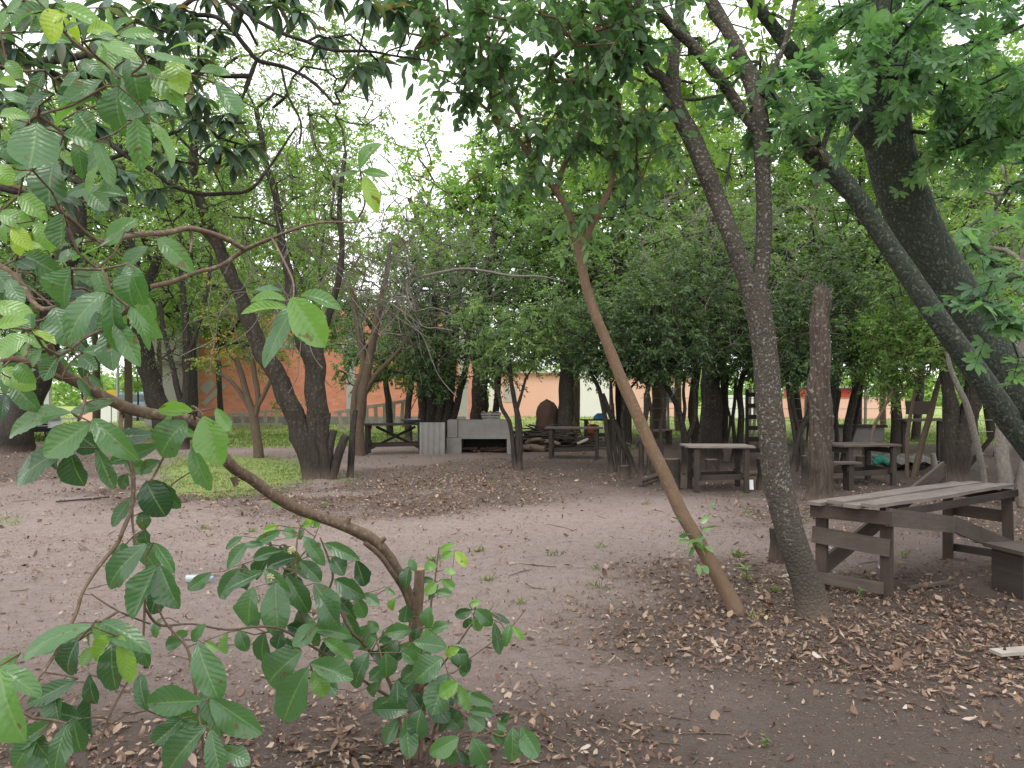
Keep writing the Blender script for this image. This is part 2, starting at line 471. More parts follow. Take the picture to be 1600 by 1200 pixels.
MAT['yellow'] = leaf_mat('yellowing leaf', [(0, (.06, .13, .04)), (.6, (.16, .26, .06)), (.85, (.45, .36, .06)), (1, (.55, .24, .06))], .42, .5)
MAT['grey'] = leaf_mat('grey green leaf', [(0, (.07, .10, .06)), (.5, (.14, .20, .10)), (1, (.28, .32, .17))], .35, .5)
MAT['b_dark'] = bark_mat('dark bark', (.075, .062, .05), (.028, .024, .021), (.14, .16, .11), .35, .9, stretch=.22)
MAT['b_clump'] = bark_mat('mossy brown bark', (.08, .064, .052), (.025, .021, .018), (.12, .14, .075), .45, .8, stretch=.18)
MAT['b_lichen'] = bark_mat('lichen spotted bark', (.115, .10, .078), (.05, .043, .035), (.34, .33, .28), .55, 1.9, stretch=1.0, bump=.55)
MAT['b_pink'] = bark_mat('smooth pinkish bark', (.25, .165, .10), (.15, .10, .07), (.30, .24, .17), .3, 2.0, bump=.25)
MAT['b_guava'] = bark_mat('peeling guava bark', (.22, .155, .105), (.11, .075, .055), (.30, .26, .19), .45, 2.2, bump=.35)
MAT['b_green'] = bark_mat('green grey bark', (.085, .102, .075), (.035, .046, .035), (.2, .21, .16), .55, 1.6, stretch=.6, bump=.75)
MAT['b_dead'] = bark_mat('weathered dead wood', (.16, .128, .10), (.022, .018, .015), (.36, .31, .25), .5, .8, stretch=.08, bump=1.6)
MAT['b_tan'] = bark_mat('tan bark', (.20, .145, .10), (.10, .075, .055), None, 0, 1.2, bump=.6)
MAT['b_grey'] = bark_mat('pale grey bark', (.26, .235, .20), (.12, .105, .09), (.35, .34, .29), .5, 1.4, bump=.6)
MAT['wood'] = wood_mat('weathered plank wood', (.155, .128, .104), (.058, .047, .039))
MAT['woodtop'] = wood_mat('greyed tabletop wood', (.31, .265, .235), (.13, .108, .095))
MAT['wooddark'] = wood_mat('dark shaded wood', (.08, .065, .055), (.035, .029, .025))  # wood darkened so its colour carries the grove's shade
MAT['woodbrown'] = wood_mat('brown wood', (.105, .076, .06), (.045, .033, .027))
MAT['pale'] = wood_mat('pale rail wood', (.5, .46, .4), (.3, .26, .22))
MAT['concrete'] = plain_mat('stained concrete', (.30, .28, .26), .9, .5, 3.5, .8)
MAT['plaster'] = plain_mat('grey plaster', (.50, .47, .45), .9, .22, .8)
MAT['fibre'] = plain_mat('fibre cement sheet', (.27, .255, .235), .9, .4, 4)
MAT['termite'] = plain_mat('earth mound', (.10, .06, .045), .95, .4, 5, .9)
MAT['white'] = plain_mat('white painted wall', (.82, .80, .78), .8, .12, .6)
MAT['salmon'] = plain_mat('salmon wall', (.85, .52, .42), .85, .15, .5)
MAT['red'] = plain_mat('red painted panel', (.50, .07, .045), .6, .2, 1)
MAT['metal'] = plain_mat('grey metal', (.35, .36, .37), .5, .15, 4, .1, .5, .6)
MAT['paper'] = plain_mat('white paper', (.8, .8, .8), .7, .1, 8)
MAT['black'] = plain_mat('black rubber', (.02, .02, .02), .7, .2, 8)
MAT['carwhite'] = plain_mat('white car paint', (.75, .76, .78), .25, .05, 2, .02, .5)
MAT['carblue'] = plain_mat('blue grey car paint', (.25, .36, .45), .3, .05, 2, .02, .5)
MAT['glassdark'] = plain_mat('car glass', (.10, .13, .14), .12, .1, 2, .02, .6)
MAT['tarp'] = plain_mat('teal cloth', (.02, .17, .12), .7, .2, 8)
MAT['yellowpaint'] = plain_mat('yellow paint', (.75, .5, .05), .6, .1, 5)
MAT['sawn'] = plain_mat('sawn wood end', (.36, .25, .16), .9, .4, 30)
MAT['flower'] = plain_mat('cream blossom', (.75, .68, .45), .8, .15, 60)

def brick_mat(name, sx=.37, sy=.168):
    m, nt = new_mat(name); q = N(nt)
    uv = q.n('ShaderNodeUVMap')
    br = q.n('ShaderNodeTexBrick'); q.l(uv.outputs[0], br.inputs['Vector'])
    br.inputs['Scale'].default_value = 1.0
    br.inputs['Brick Width'].default_value = sx; br.inputs['Row Height'].default_value = sy
    br.inputs['Mortar Size'].default_value = .014; br.inputs['Mortar Smooth'].default_value = .3; br.inputs['Bias'].default_value = -.1
    br.inputs['Color1'].default_value = (.86, .34, .225, 1); br.inputs['Color2'].default_value = (.74, .26, .165, 1)
    br.inputs['Mortar'].default_value = (.58, .36, .29, 1)
    n1 = q.noise(uv.outputs[0], .5, 5)
    col = q.mix(q.math('MULTIPLY', n1, .6), br.outputs['Color'], q.mix(1.0, br.outputs['Color'], (.62, .6, .62), 'MULTIPLY'))
    b = q.bsdf(col, .9, q.bump(br.outputs['Fac'], -.6, .02), .2); q.out(b.outputs[0]); return m
MAT['brick'] = brick_mat('hollow red brick')

def ground_mat():
    m, nt = new_mat('earth'); q = N(nt)
    a = q.n('ShaderNodeAttribute', attribute_name='mask'); sp = q.n('ShaderNodeSeparateColor'); q.l(a.outputs['Color'], sp.inputs[0])
    geo = q.n('ShaderNodeNewGeometry'); P = geo.outputs['Position']
    n1 = q.noise(P, 1.1, 6, .6); n2 = q.noise(P, 9, 6, .7); n3 = q.noise(P, 70, 4, .7)
    bare = q.mix(n1, (.53, .435, .395), (.41, .33, .30))
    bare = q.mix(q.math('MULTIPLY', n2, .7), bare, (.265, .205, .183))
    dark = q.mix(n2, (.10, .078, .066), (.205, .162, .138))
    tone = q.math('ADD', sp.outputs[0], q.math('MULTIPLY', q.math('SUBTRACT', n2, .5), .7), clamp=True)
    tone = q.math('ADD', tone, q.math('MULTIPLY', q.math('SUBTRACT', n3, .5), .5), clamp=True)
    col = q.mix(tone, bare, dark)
    # fine crumbs: light and dark specks
    vo = q.n('ShaderNodeTexVoronoi'); vo.inputs['Scale'].default_value = 34; q.l(P, vo.inputs['Vector'])
    spk = q.math('MULTIPLY', q.math('LESS_THAN', vo.outputs['Distance'], .2), q.math('GREATER_THAN', n2, .5))
    col = q.mix(q.math('MULTIPLY', spk, .5), col, q.ramp(vo.outputs['Color'], [(0, (.08, .05, .04)), (.6, (.28, .19, .13)), (1, (.5, .4, .33))]))
    gr = q.mix(n2, (.24, .35, .09), (.38, .50, .16))
    gr = q.mix(q.math('MULTIPLY', n1, .8), gr, (.25, .27, .11))
    gr = q.mix(q.math('MULTIPLY', q.math('SUBTRACT', .8, sp.outputs[1]), 2.2, clamp=True), gr, (.13, .20, .06))
    gf = q.math('MULTIPLY', q.math('SUBTRACT', q.math('ADD', sp.outputs[1], q.math('MULTIPLY', q.math('SUBTRACT', n2, .5), 1.3)), .42), 3, clamp=True)
    col = q.mix(gf, col, gr)
    n4 = q.noise(P, 260, 3, .7)
    col = q.mix(q.math('MULTIPLY', q.math('SUBTRACT', n4, .45), 1.6, clamp=True), col, q.mix(1.0, col, (.7, .66, .65), 'MULTIPLY'))
    col = q.mix(sp.outputs[2], col, q.mix(1.0, col, (.62, .60, .61), 'MULTIPLY'))  # blue mask channel: shade under the trees multiplied into the soil colour
    h = q.math('ADD', q.math('ADD', q.math('MULTIPLY', n2, 1.4), q.math('MULTIPLY', n3, .7)), q.math('MULTIPLY', n4, .22))
    b = q.bsdf(col, .95, q.bump(h, 1.0, .045), .15); q.out(b.outputs[0]); return m
MAT['ground'] = ground_mat()
MAT['litter'] = leaf_mat('dry fallen leaf', [(0, (.07, .043, .033)), (.3, (.17, .105, .075)), (.62, (.29, .195, .135)), (.88, (.45, .335, .25)), (.97, (.58, .51, .44)), (1, (.40, .17, .07))], .08, .75, .2, tcol=(1, .8, .6))
MAT['grass'] = leaf_mat('grass blade', [(0, (.10, .13, .05)), (.5, (.18, .26, .07)), (1, (.33, .40, .14))], .35, .6, .2)

# ------------------------------------------------------------------ world + sun
def world():
    w = bpy.data.worlds.new('World'); sc.world = w; w.use_nodes = True
    nt = w.node_tree; nt.nodes.clear(); q = N(nt)
    sky = q.n('ShaderNodeTexSky'); sky.sky_type = 'NISHITA'; sky.sun_disc = False
    sky.sun_elevation = math.radians(58); sky.sun_rotation = math.radians(200)
    hs = q.n('ShaderNodeHueSaturation'); hs.inputs['Saturation'].default_value = .35; q.l(sky.outputs[0], hs.inputs['Color'])
    tc = q.n('ShaderNodeTexCoord')
    nz = q.noise(q.mapping(tc.outputs['Generated'], (1, 1, 2.5)), 2.2, 6, .6)
    cl = q.ramp(nz, [(.25, (11.0, 11.1, 11.4)), (.7, (14.0, 14.0, 14.2))])
    col = q.mix(.88, hs.outputs[0], cl)
    bg = q.n('ShaderNodeBackground'); bg.inputs['Strength'].default_value = .165; q.l(col, bg.inputs['Color'])
    o = q.n('ShaderNodeOutputWorld'); q.l(bg.outputs[0], o.inputs['Surface'])
    l = bpy.data.lights.new('sun', 'SUN'); l.energy = 1.8; l.angle = math.radians(25); l.color = (1, .97, .92)
    s = bpy.data.objects.new('sun', l); COL.objects.link(s)
    el, az = math.radians(58), math.radians(200)
    d = Vector((math.sin(az)*math.cos(el), math.cos(az)*math.cos(el), math.sin(el)))
    s.rotation_euler = (-d).to_track_quat('-Z', 'Y').to_euler(); s.location = (0, 0, 30)
world()
cam = bpy.data.cameras.new('camera'); co = bpy.data.objects.new('camera', cam); COL.objects.link(co)
co.location = (0, 0, CH); co.rotation_euler = (math.pi/2, 0, 0)
cam.sensor_width = 36; cam.lens = 36*F/1600; cam.shift_y = (HY-600)/1600; cam.clip_end = 2000; cam.clip_start = .05
sc.camera = co
sc.view_settings.view_transform = 'Standard'; sc.view_settings.look = 'None'; sc.view_settings.exposure = 0
sc.render.engine = 'CYCLES'
try:
    cy = sc.cycles; cy.use_denoising = True; cy.denoiser = 'OPENIMAGEDENOISE'
    cy.max_bounces = 8; cy.diffuse_bounces = 6; cy.glossy_bounces = 2; cy.transmission_bounces = 4; cy.transparent_max_bounces = 4
    cy.caustics_reflective = False; cy.caustics_refractive = False
except Exception: pass

# ------------------------------------------------------------------ ground
def sig(x, a, b): return 1/(1+np.exp(-(x-a)/b))
def pxy(X, Y):
    Y = np.maximum(Y, .6); return 800+F*X/Y, HY+F*CH/Y
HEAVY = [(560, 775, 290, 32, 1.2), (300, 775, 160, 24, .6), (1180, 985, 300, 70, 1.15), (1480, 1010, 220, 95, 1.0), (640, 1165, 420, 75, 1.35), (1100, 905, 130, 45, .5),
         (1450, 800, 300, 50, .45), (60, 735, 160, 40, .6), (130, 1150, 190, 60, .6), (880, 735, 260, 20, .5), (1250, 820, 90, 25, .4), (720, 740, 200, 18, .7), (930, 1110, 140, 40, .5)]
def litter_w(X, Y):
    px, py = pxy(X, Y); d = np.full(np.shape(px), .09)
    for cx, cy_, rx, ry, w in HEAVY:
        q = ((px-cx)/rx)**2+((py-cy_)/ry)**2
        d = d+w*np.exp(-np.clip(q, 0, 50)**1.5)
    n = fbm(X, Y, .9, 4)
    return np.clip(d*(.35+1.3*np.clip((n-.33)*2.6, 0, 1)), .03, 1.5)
def grass_w(X, Y):
    px, py = pxy(X, Y)
    far = sig(Y, 23.5, .9)
    def e(cx, cy_, rx, ry): return np.exp(-np.clip(((px-cx)/rx)**2+((py-cy_)/ry)**2, 0, 50)**2)
    g_ = np.maximum.reduce([e(370, 737, 145, 31)*.95, e(330, 758, 115, 22)*.8, e(0, 812, 60, 12)*.55, e(540, 745, 35, 12)*.5, e(430, 690, 190, 12), far])
    g_ = g_*(1-.92*e(430, 707, 130, 6))*(1-.9*e(160, 700, 90, 20))*(1-.9*e(760, 690, 150, 14))*(1-.8*e(1050, 690, 250, 9))
    return g_
def axis(lo, hi, dl, dh, st, far, gro=1.16):
    a = list(np.arange(dl, dh+1e-6, st)); s = st
    x = dh
    while x < hi: s *= gro; x += s; a.append(x)
    s = st; x = dl
    while x > lo: s *= gro; x -= s; a.insert(0, x)
    return np.array(a)
def ground():
    xs = axis(-400, 400, -9, 9, .09, 0); ys = axis(-60, 900, 2.2, 16, .085, 0)
    X, Y = np.meshgrid(xs, ys); Z = gh(X, Y)*np.exp(-np.maximum(0, np.hypot(X, Y)-60)/20)
    nx, ny = len(xs), len(ys)
    V = np.stack([X, Y, Z], -1).reshape(-1, 3)
    i = np.arange(nx-1)[None, :]+np.arange(ny-1)[:, None]*nx
    Fq = np.stack([i, i+1, i+1+nx, i+nx], -1).reshape(-1, 4)
    me = bpy.data.meshes.new('ground'); me.vertices.add(len(V)); me.vertices.foreach_set('co', V.ravel())
    me.loops.add(Fq.size); me.loops.foreach_set('vertex_index', Fq.ravel().astype(np.int32))
    me.polygons.add(len(Fq)); me.polygons.foreach_set('loop_start', (np.arange(len(Fq))*4).astype(np.int32))
    me.polygons.foreach_set('use_smooth', np.ones(len(Fq), bool))
    me.update(calc_edges=True)
    lw = litter_w(X, Y); px, py = pxy(X, Y)
    tone = np.clip(lw*.85+.2*sig(py, 985, 45)+.42*sig(px-(1180-py)*.6, 1080, 90)*sig(py, 900, 40)+.3*sig(-px, -210, 60)*sig(-py, -790, 20)+.25*sig(px, 1250, 90)*sig(py, 860, 30)+.45*sig(py, 1030, 40)*.7+.95*sig(-py,-772,12)*sig(px,800,70)+.3*sig(-py,-745,10)+.5*sig(px, 1380, 80)*sig(-py, -880, 30), 0, 1)  # soil and litter tone, with shade of rear and right trees painted in
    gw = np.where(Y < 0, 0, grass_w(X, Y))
    soil_shade = np.clip(sig(-py, -775, 9)*sig(px, 900, 60)*sig(-Y, -19.5, 1)+.55*sig(px, 1290, 60)*sig(py, 770, 20)*sig(-py, -1010, 50)+.22*sig(py, 1060, 50), 0, 1)  # shade beneath rear and right trees painted on the soil, foreground slightly darker
    c = np.stack([tone, gw, soil_shade, 0*tone+1], -1).reshape(-1, 4)
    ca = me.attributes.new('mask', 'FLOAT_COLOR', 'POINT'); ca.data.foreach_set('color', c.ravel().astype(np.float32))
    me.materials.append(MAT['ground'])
    tag(link('ground', me), kind='structure')
ground()

def litter():
    P = []
    for y0, y1, dens in ((2.3, 5, 1500), (5, 9, 1050), (9, 14, 520), (14, 24, 200)):
        w = y1*.72+.6; n = int(dens*2*w*(y1-y0))
        X = rng.uniform(-w, w, n); Y = rng.uniform(y0, y1, n)
        keep = rng.random(n) < litter_w(X, Y)*.62*(1-.7*np.clip(grass_w(X, Y), 0, 1))
        P.append(np.stack([X[keep], Y[keep]], -1))
    nl = sum(len(p) for p in P)
    yc = 2.4+rng.random(42000)**.8*8; xc = rng.uniform(-.8, .8, 42000)*yc; P.append(np.stack([xc, yc], -1))
    P = np.vstack(P); n = len(P); crumb = np.arange(n) >= nl
    z = gh(P[:, 0], P[:, 1])
    Q = np.column_stack([P, z+np.where(crumb, .003, rng.uniform(.003, .022, n))])
    th = rng.uniform(0, 2*math.pi, n)
    D = np.column_stack([np.cos(th), np.sin(th), rng.normal(0, .16, n)])
    Nn = np.column_stack([rng.normal(0, .33, n), rng.normal(0, .33, n), np.ones(n)])
    L = rng.lognormal(-3.34, .42, n).clip(.012, .09)*np.where(P[:, 1] > 9, 1.15, 1); L = np.where(crumb, rng.uniform(.006, .022, n), L); W = L*rng.uniform(.18, .55, n)
    tn = np.clip(rng.beta(1.7, 2.0, n), 0, 1)
    o = leaves_mesh('leaf_litter', Q, D, Nn, L, W, grid_tpl(6, 3, prof_lance), MAT['litter'], tn, bend=np.where(rng.random(n) < .3, rng.normal(-.3, 1.0, n), rng.normal(-.1, .35, n)), fold=rng.uniform(0, .8, n), wave=.26)
    tag(o, 'dry tan and brown fallen leaves scattered over the bare earth', 'leaf litter', kind='stuff')
    print('litter', n)
    # fallen twigs
    mb = MB()
    for _ in range(420):
        y = 3+rng.random()**1.4*16; x = rng.uniform(-.7, .7)*y
        if rng.random() > litter_w(x, y)+.25: continue
        a = rng.uniform(0, math.pi); ln = rng.uniform(.08, .38); dx, dy = math.cos(a)*ln/2, math.sin(a)*ln/2
        pts = [(x-dx, y-dy), (x+rng.normal(0, .02), y+rng.normal(0, .02)), (x+dx, y+dy)]
        mb.tube([(p[0], p[1], float(gh(p[0], p[1]))+.008) for p in pts], [.003, .004, .002], n=4, smooth_path=False)
    tag(mb.build('fallen_twigs', MAT['b_tan']), 'thin dry twigs lying among the fallen leaves', 'twigs', kind='stuff')
litter()

def grass():
    P = []
    for y0, y1, dens in ((9, 20, 900), (20, 30, 420), (30, 55, 90)):
        w = y1*.72; n = int(dens*2*w*(y1-y0)*.5)
        X = rng.uniform(-w, w, n); Y = rng.uniform(y0, y1, n)
        keep = rng.random(n) < np.clip(grass_w(X, Y)*1.6-.2, 0, 1)*(.25+.75*(fbm(X, Y, 1.5, 7) > .45))*.45
        P.append(np.stack([X[keep], Y[keep]], -1))
    # sparse tufts in the clearing
    for _ in range(38):
        px = rng.uniform(250, 1500); py = 640+rng.random()*330
        if py < 740: py += 100
        c = gnd(px, py); k = rng.integers(8, 26)
        P.append(np.column_stack([c[0]+rng.normal(0, .035, k), c[1]+rng.normal(0, .035, k)]))
    P = np.vstack(P); n = len(P)
    Q = np.column_stack([P, gh(P[:, 0], P[:, 1])-.005])
    D = np.column_stack([rng.normal(0, .5, n), rng.normal(0, .5, n), np.ones(n)])
    Nn = rng.normal(0, 1, (n, 3)); Nn[:, 2] *= .3
    far = P[:, 1] > 20
    L = rng.uniform(.03, .10, n)*np.where(far, 1.7, 1); W = np.where(far, .02, .008)*rng.uniform(.7, 1.3, n)
    o = leaves_mesh('grass', Q, D, Nn, L, W, TPL_RHOMB, MAT['grass'], np.clip(rng.normal(.5, .25, n), 0, 1), bend=.5)
    tag(o, 'short bright green grass around and behind the grove', 'grass', kind='stuff'); print('grass', n)
grass()

# ------------------------------------------------------------------ foreground guava leaves
# (base x, base y, tip x, tip y, apparent width, depth, tint)
GB = [  # upper left tree
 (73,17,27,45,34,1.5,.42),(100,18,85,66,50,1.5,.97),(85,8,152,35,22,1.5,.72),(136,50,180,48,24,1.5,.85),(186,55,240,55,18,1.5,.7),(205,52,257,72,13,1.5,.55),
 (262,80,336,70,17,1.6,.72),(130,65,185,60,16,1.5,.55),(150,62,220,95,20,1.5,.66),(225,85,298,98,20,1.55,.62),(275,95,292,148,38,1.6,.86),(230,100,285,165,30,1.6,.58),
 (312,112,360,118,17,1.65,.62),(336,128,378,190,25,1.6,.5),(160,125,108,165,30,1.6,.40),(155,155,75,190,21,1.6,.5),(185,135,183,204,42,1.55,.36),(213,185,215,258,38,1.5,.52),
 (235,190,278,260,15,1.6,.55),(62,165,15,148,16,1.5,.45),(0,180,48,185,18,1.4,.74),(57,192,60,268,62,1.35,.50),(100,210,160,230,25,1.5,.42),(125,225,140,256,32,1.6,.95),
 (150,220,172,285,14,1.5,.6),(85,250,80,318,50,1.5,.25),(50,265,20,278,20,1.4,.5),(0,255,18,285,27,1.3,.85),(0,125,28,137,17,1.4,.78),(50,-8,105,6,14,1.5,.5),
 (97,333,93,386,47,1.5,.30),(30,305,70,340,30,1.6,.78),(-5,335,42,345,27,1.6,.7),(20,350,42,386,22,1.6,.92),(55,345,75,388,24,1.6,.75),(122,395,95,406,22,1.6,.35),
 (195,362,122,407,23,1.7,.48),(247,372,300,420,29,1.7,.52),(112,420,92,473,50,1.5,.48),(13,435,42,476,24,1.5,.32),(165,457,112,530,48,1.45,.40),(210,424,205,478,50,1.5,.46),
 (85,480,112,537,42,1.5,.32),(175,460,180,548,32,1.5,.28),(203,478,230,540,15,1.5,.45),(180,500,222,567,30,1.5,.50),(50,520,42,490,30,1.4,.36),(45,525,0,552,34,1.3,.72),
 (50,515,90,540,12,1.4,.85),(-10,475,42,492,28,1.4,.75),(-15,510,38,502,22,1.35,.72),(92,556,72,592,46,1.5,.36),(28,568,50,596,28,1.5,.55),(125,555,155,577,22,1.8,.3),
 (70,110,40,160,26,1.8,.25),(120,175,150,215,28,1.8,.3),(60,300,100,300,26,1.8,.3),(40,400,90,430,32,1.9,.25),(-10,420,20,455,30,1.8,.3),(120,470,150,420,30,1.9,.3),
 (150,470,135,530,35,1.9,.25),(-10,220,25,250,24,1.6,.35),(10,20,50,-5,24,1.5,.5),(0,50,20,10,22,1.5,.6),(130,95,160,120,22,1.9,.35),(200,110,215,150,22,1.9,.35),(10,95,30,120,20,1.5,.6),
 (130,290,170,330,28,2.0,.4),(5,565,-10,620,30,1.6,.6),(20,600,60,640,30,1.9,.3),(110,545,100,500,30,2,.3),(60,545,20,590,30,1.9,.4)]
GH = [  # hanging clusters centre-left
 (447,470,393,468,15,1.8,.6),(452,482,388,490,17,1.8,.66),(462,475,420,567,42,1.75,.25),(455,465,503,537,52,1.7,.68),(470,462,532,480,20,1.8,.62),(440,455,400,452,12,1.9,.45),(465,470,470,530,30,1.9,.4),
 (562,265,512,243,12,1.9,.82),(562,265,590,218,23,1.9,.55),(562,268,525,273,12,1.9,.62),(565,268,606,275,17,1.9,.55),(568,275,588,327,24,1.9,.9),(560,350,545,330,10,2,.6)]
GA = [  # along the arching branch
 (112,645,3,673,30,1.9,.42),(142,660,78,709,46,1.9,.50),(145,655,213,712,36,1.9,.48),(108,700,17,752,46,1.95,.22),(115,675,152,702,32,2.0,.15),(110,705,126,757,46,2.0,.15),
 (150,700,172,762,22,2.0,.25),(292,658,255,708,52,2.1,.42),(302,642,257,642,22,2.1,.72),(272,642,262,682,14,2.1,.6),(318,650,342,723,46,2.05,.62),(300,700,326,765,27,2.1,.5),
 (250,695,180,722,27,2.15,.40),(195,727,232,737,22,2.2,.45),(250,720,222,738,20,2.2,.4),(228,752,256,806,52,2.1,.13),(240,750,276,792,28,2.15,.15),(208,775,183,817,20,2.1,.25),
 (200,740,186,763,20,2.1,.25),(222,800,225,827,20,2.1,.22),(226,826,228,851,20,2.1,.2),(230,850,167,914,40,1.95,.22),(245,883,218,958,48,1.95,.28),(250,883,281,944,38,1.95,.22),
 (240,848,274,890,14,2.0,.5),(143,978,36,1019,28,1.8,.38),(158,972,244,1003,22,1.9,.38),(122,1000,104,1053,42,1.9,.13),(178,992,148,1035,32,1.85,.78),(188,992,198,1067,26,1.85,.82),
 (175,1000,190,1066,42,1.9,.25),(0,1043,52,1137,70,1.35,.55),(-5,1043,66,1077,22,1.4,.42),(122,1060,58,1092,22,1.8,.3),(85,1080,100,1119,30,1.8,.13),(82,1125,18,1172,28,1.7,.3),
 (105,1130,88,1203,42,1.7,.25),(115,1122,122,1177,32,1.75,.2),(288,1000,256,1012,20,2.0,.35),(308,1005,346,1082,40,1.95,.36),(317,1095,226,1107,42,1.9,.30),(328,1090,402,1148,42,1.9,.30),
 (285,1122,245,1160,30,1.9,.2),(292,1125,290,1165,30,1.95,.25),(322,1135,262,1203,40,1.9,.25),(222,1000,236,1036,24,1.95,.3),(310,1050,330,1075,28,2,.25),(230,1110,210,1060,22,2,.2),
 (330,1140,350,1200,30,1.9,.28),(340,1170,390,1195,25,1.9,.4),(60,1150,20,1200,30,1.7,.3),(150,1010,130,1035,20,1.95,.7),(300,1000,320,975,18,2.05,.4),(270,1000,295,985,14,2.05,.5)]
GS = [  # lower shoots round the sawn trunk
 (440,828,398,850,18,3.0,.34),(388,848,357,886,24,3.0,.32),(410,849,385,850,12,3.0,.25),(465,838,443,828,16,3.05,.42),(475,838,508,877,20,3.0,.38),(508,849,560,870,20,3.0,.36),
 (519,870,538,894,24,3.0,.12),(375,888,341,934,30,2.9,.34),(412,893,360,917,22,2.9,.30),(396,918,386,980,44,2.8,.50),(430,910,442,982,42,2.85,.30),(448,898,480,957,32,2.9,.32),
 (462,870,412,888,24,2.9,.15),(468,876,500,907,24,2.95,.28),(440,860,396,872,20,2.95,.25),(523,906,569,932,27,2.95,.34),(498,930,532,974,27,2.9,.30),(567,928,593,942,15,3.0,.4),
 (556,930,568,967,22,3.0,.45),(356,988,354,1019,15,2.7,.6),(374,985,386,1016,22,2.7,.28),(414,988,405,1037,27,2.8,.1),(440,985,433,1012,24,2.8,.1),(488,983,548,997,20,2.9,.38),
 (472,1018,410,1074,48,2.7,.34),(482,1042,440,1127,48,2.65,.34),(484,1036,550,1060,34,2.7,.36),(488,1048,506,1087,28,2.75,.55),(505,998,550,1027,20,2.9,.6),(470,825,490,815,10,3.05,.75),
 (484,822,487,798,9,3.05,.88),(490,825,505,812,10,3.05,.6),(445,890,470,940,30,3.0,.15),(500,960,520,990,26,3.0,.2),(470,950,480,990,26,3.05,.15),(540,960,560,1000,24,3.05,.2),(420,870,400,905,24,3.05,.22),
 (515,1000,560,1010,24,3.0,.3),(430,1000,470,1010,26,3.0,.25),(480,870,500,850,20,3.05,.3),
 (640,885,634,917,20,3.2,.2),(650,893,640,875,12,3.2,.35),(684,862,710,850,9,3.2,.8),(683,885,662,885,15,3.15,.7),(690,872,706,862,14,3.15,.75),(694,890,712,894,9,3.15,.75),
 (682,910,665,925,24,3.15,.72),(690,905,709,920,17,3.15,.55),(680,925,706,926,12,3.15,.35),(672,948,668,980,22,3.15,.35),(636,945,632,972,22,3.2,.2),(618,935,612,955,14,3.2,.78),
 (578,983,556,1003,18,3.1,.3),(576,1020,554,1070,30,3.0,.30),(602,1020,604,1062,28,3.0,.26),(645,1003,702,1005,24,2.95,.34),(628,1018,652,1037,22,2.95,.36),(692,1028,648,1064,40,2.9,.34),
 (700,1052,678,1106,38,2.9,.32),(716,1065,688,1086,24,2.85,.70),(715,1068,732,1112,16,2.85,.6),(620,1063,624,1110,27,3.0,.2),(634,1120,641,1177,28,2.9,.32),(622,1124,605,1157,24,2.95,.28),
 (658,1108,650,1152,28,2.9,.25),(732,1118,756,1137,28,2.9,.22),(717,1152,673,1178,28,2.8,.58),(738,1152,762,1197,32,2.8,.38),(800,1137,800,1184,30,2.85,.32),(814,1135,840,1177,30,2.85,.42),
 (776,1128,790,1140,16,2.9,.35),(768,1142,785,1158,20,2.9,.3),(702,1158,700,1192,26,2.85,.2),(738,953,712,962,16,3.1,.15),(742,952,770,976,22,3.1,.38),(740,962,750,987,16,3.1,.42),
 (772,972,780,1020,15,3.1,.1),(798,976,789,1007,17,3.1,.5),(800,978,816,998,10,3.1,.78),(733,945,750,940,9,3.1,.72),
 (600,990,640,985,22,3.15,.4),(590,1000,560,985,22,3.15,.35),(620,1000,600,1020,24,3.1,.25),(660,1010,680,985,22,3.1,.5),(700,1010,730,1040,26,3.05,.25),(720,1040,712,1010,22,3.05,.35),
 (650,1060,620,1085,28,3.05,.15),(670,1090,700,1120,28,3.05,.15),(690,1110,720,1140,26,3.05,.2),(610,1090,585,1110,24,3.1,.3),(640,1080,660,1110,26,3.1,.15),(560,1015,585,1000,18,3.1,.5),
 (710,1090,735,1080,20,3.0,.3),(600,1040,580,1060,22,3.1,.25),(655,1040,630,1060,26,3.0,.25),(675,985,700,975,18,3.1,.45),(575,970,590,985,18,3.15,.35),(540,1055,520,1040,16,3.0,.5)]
def guava_leaves(data, parent, origin, seed):
    r = np.random.default_rng(seed)
    P = []; D = []; Nn = []; L = []; W = []; T = []; Bd = []; Fo = []
    for bx, by, tx, ty, w, d, t in data:
        a = at(bx, by, d); dz = r.uniform(-.35, .25)
        Lp = math.hypot(tx-bx, ty-by)*d/F; b = at(tx, ty, d); b = a+(b-a)+np.array([0, dz*Lp, 0])
        axis_ = b-a; ln = np.linalg.norm(axis_)
        wm = w*1.1*d/F; real = max(wm*1.04, ln*.40); real = min(real, ln*.86)
        view = np.array([0, -1, 0.0])-axis_*(-axis_[1]/ln**2); view /= np.linalg.norm(view)
        side = np.cross(axis_/ln, view); ca = min(1, wm/real); th = math.acos(ca)
        th = max(th, r.uniform(.05, .35))
        # roll so that the upper face looks to the sky
        s = 1 if side[2] > 0 else -1
        n_ = view*math.cos(th)+side*s*math.sin(th)
        P.append(a); D.append(axis_/ln); Nn.append(n_); bd = r.uniform(.0, .75)*(1 if r.random() < .85 else -.5); L.append(ln*(1.06+.12*bd)); W.append(real)
        T.append(min(1, max(0, t+r.normal(0, .05)))); Bd.append(bd); Fo.append(r.uniform(.1, .85))
    D = np.array(D)+np.array(Nn)*(np.array(Bd)*.75)[:, None]
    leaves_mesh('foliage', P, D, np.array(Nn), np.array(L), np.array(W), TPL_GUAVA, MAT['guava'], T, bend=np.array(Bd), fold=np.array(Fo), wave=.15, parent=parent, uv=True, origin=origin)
    return np.array(P)

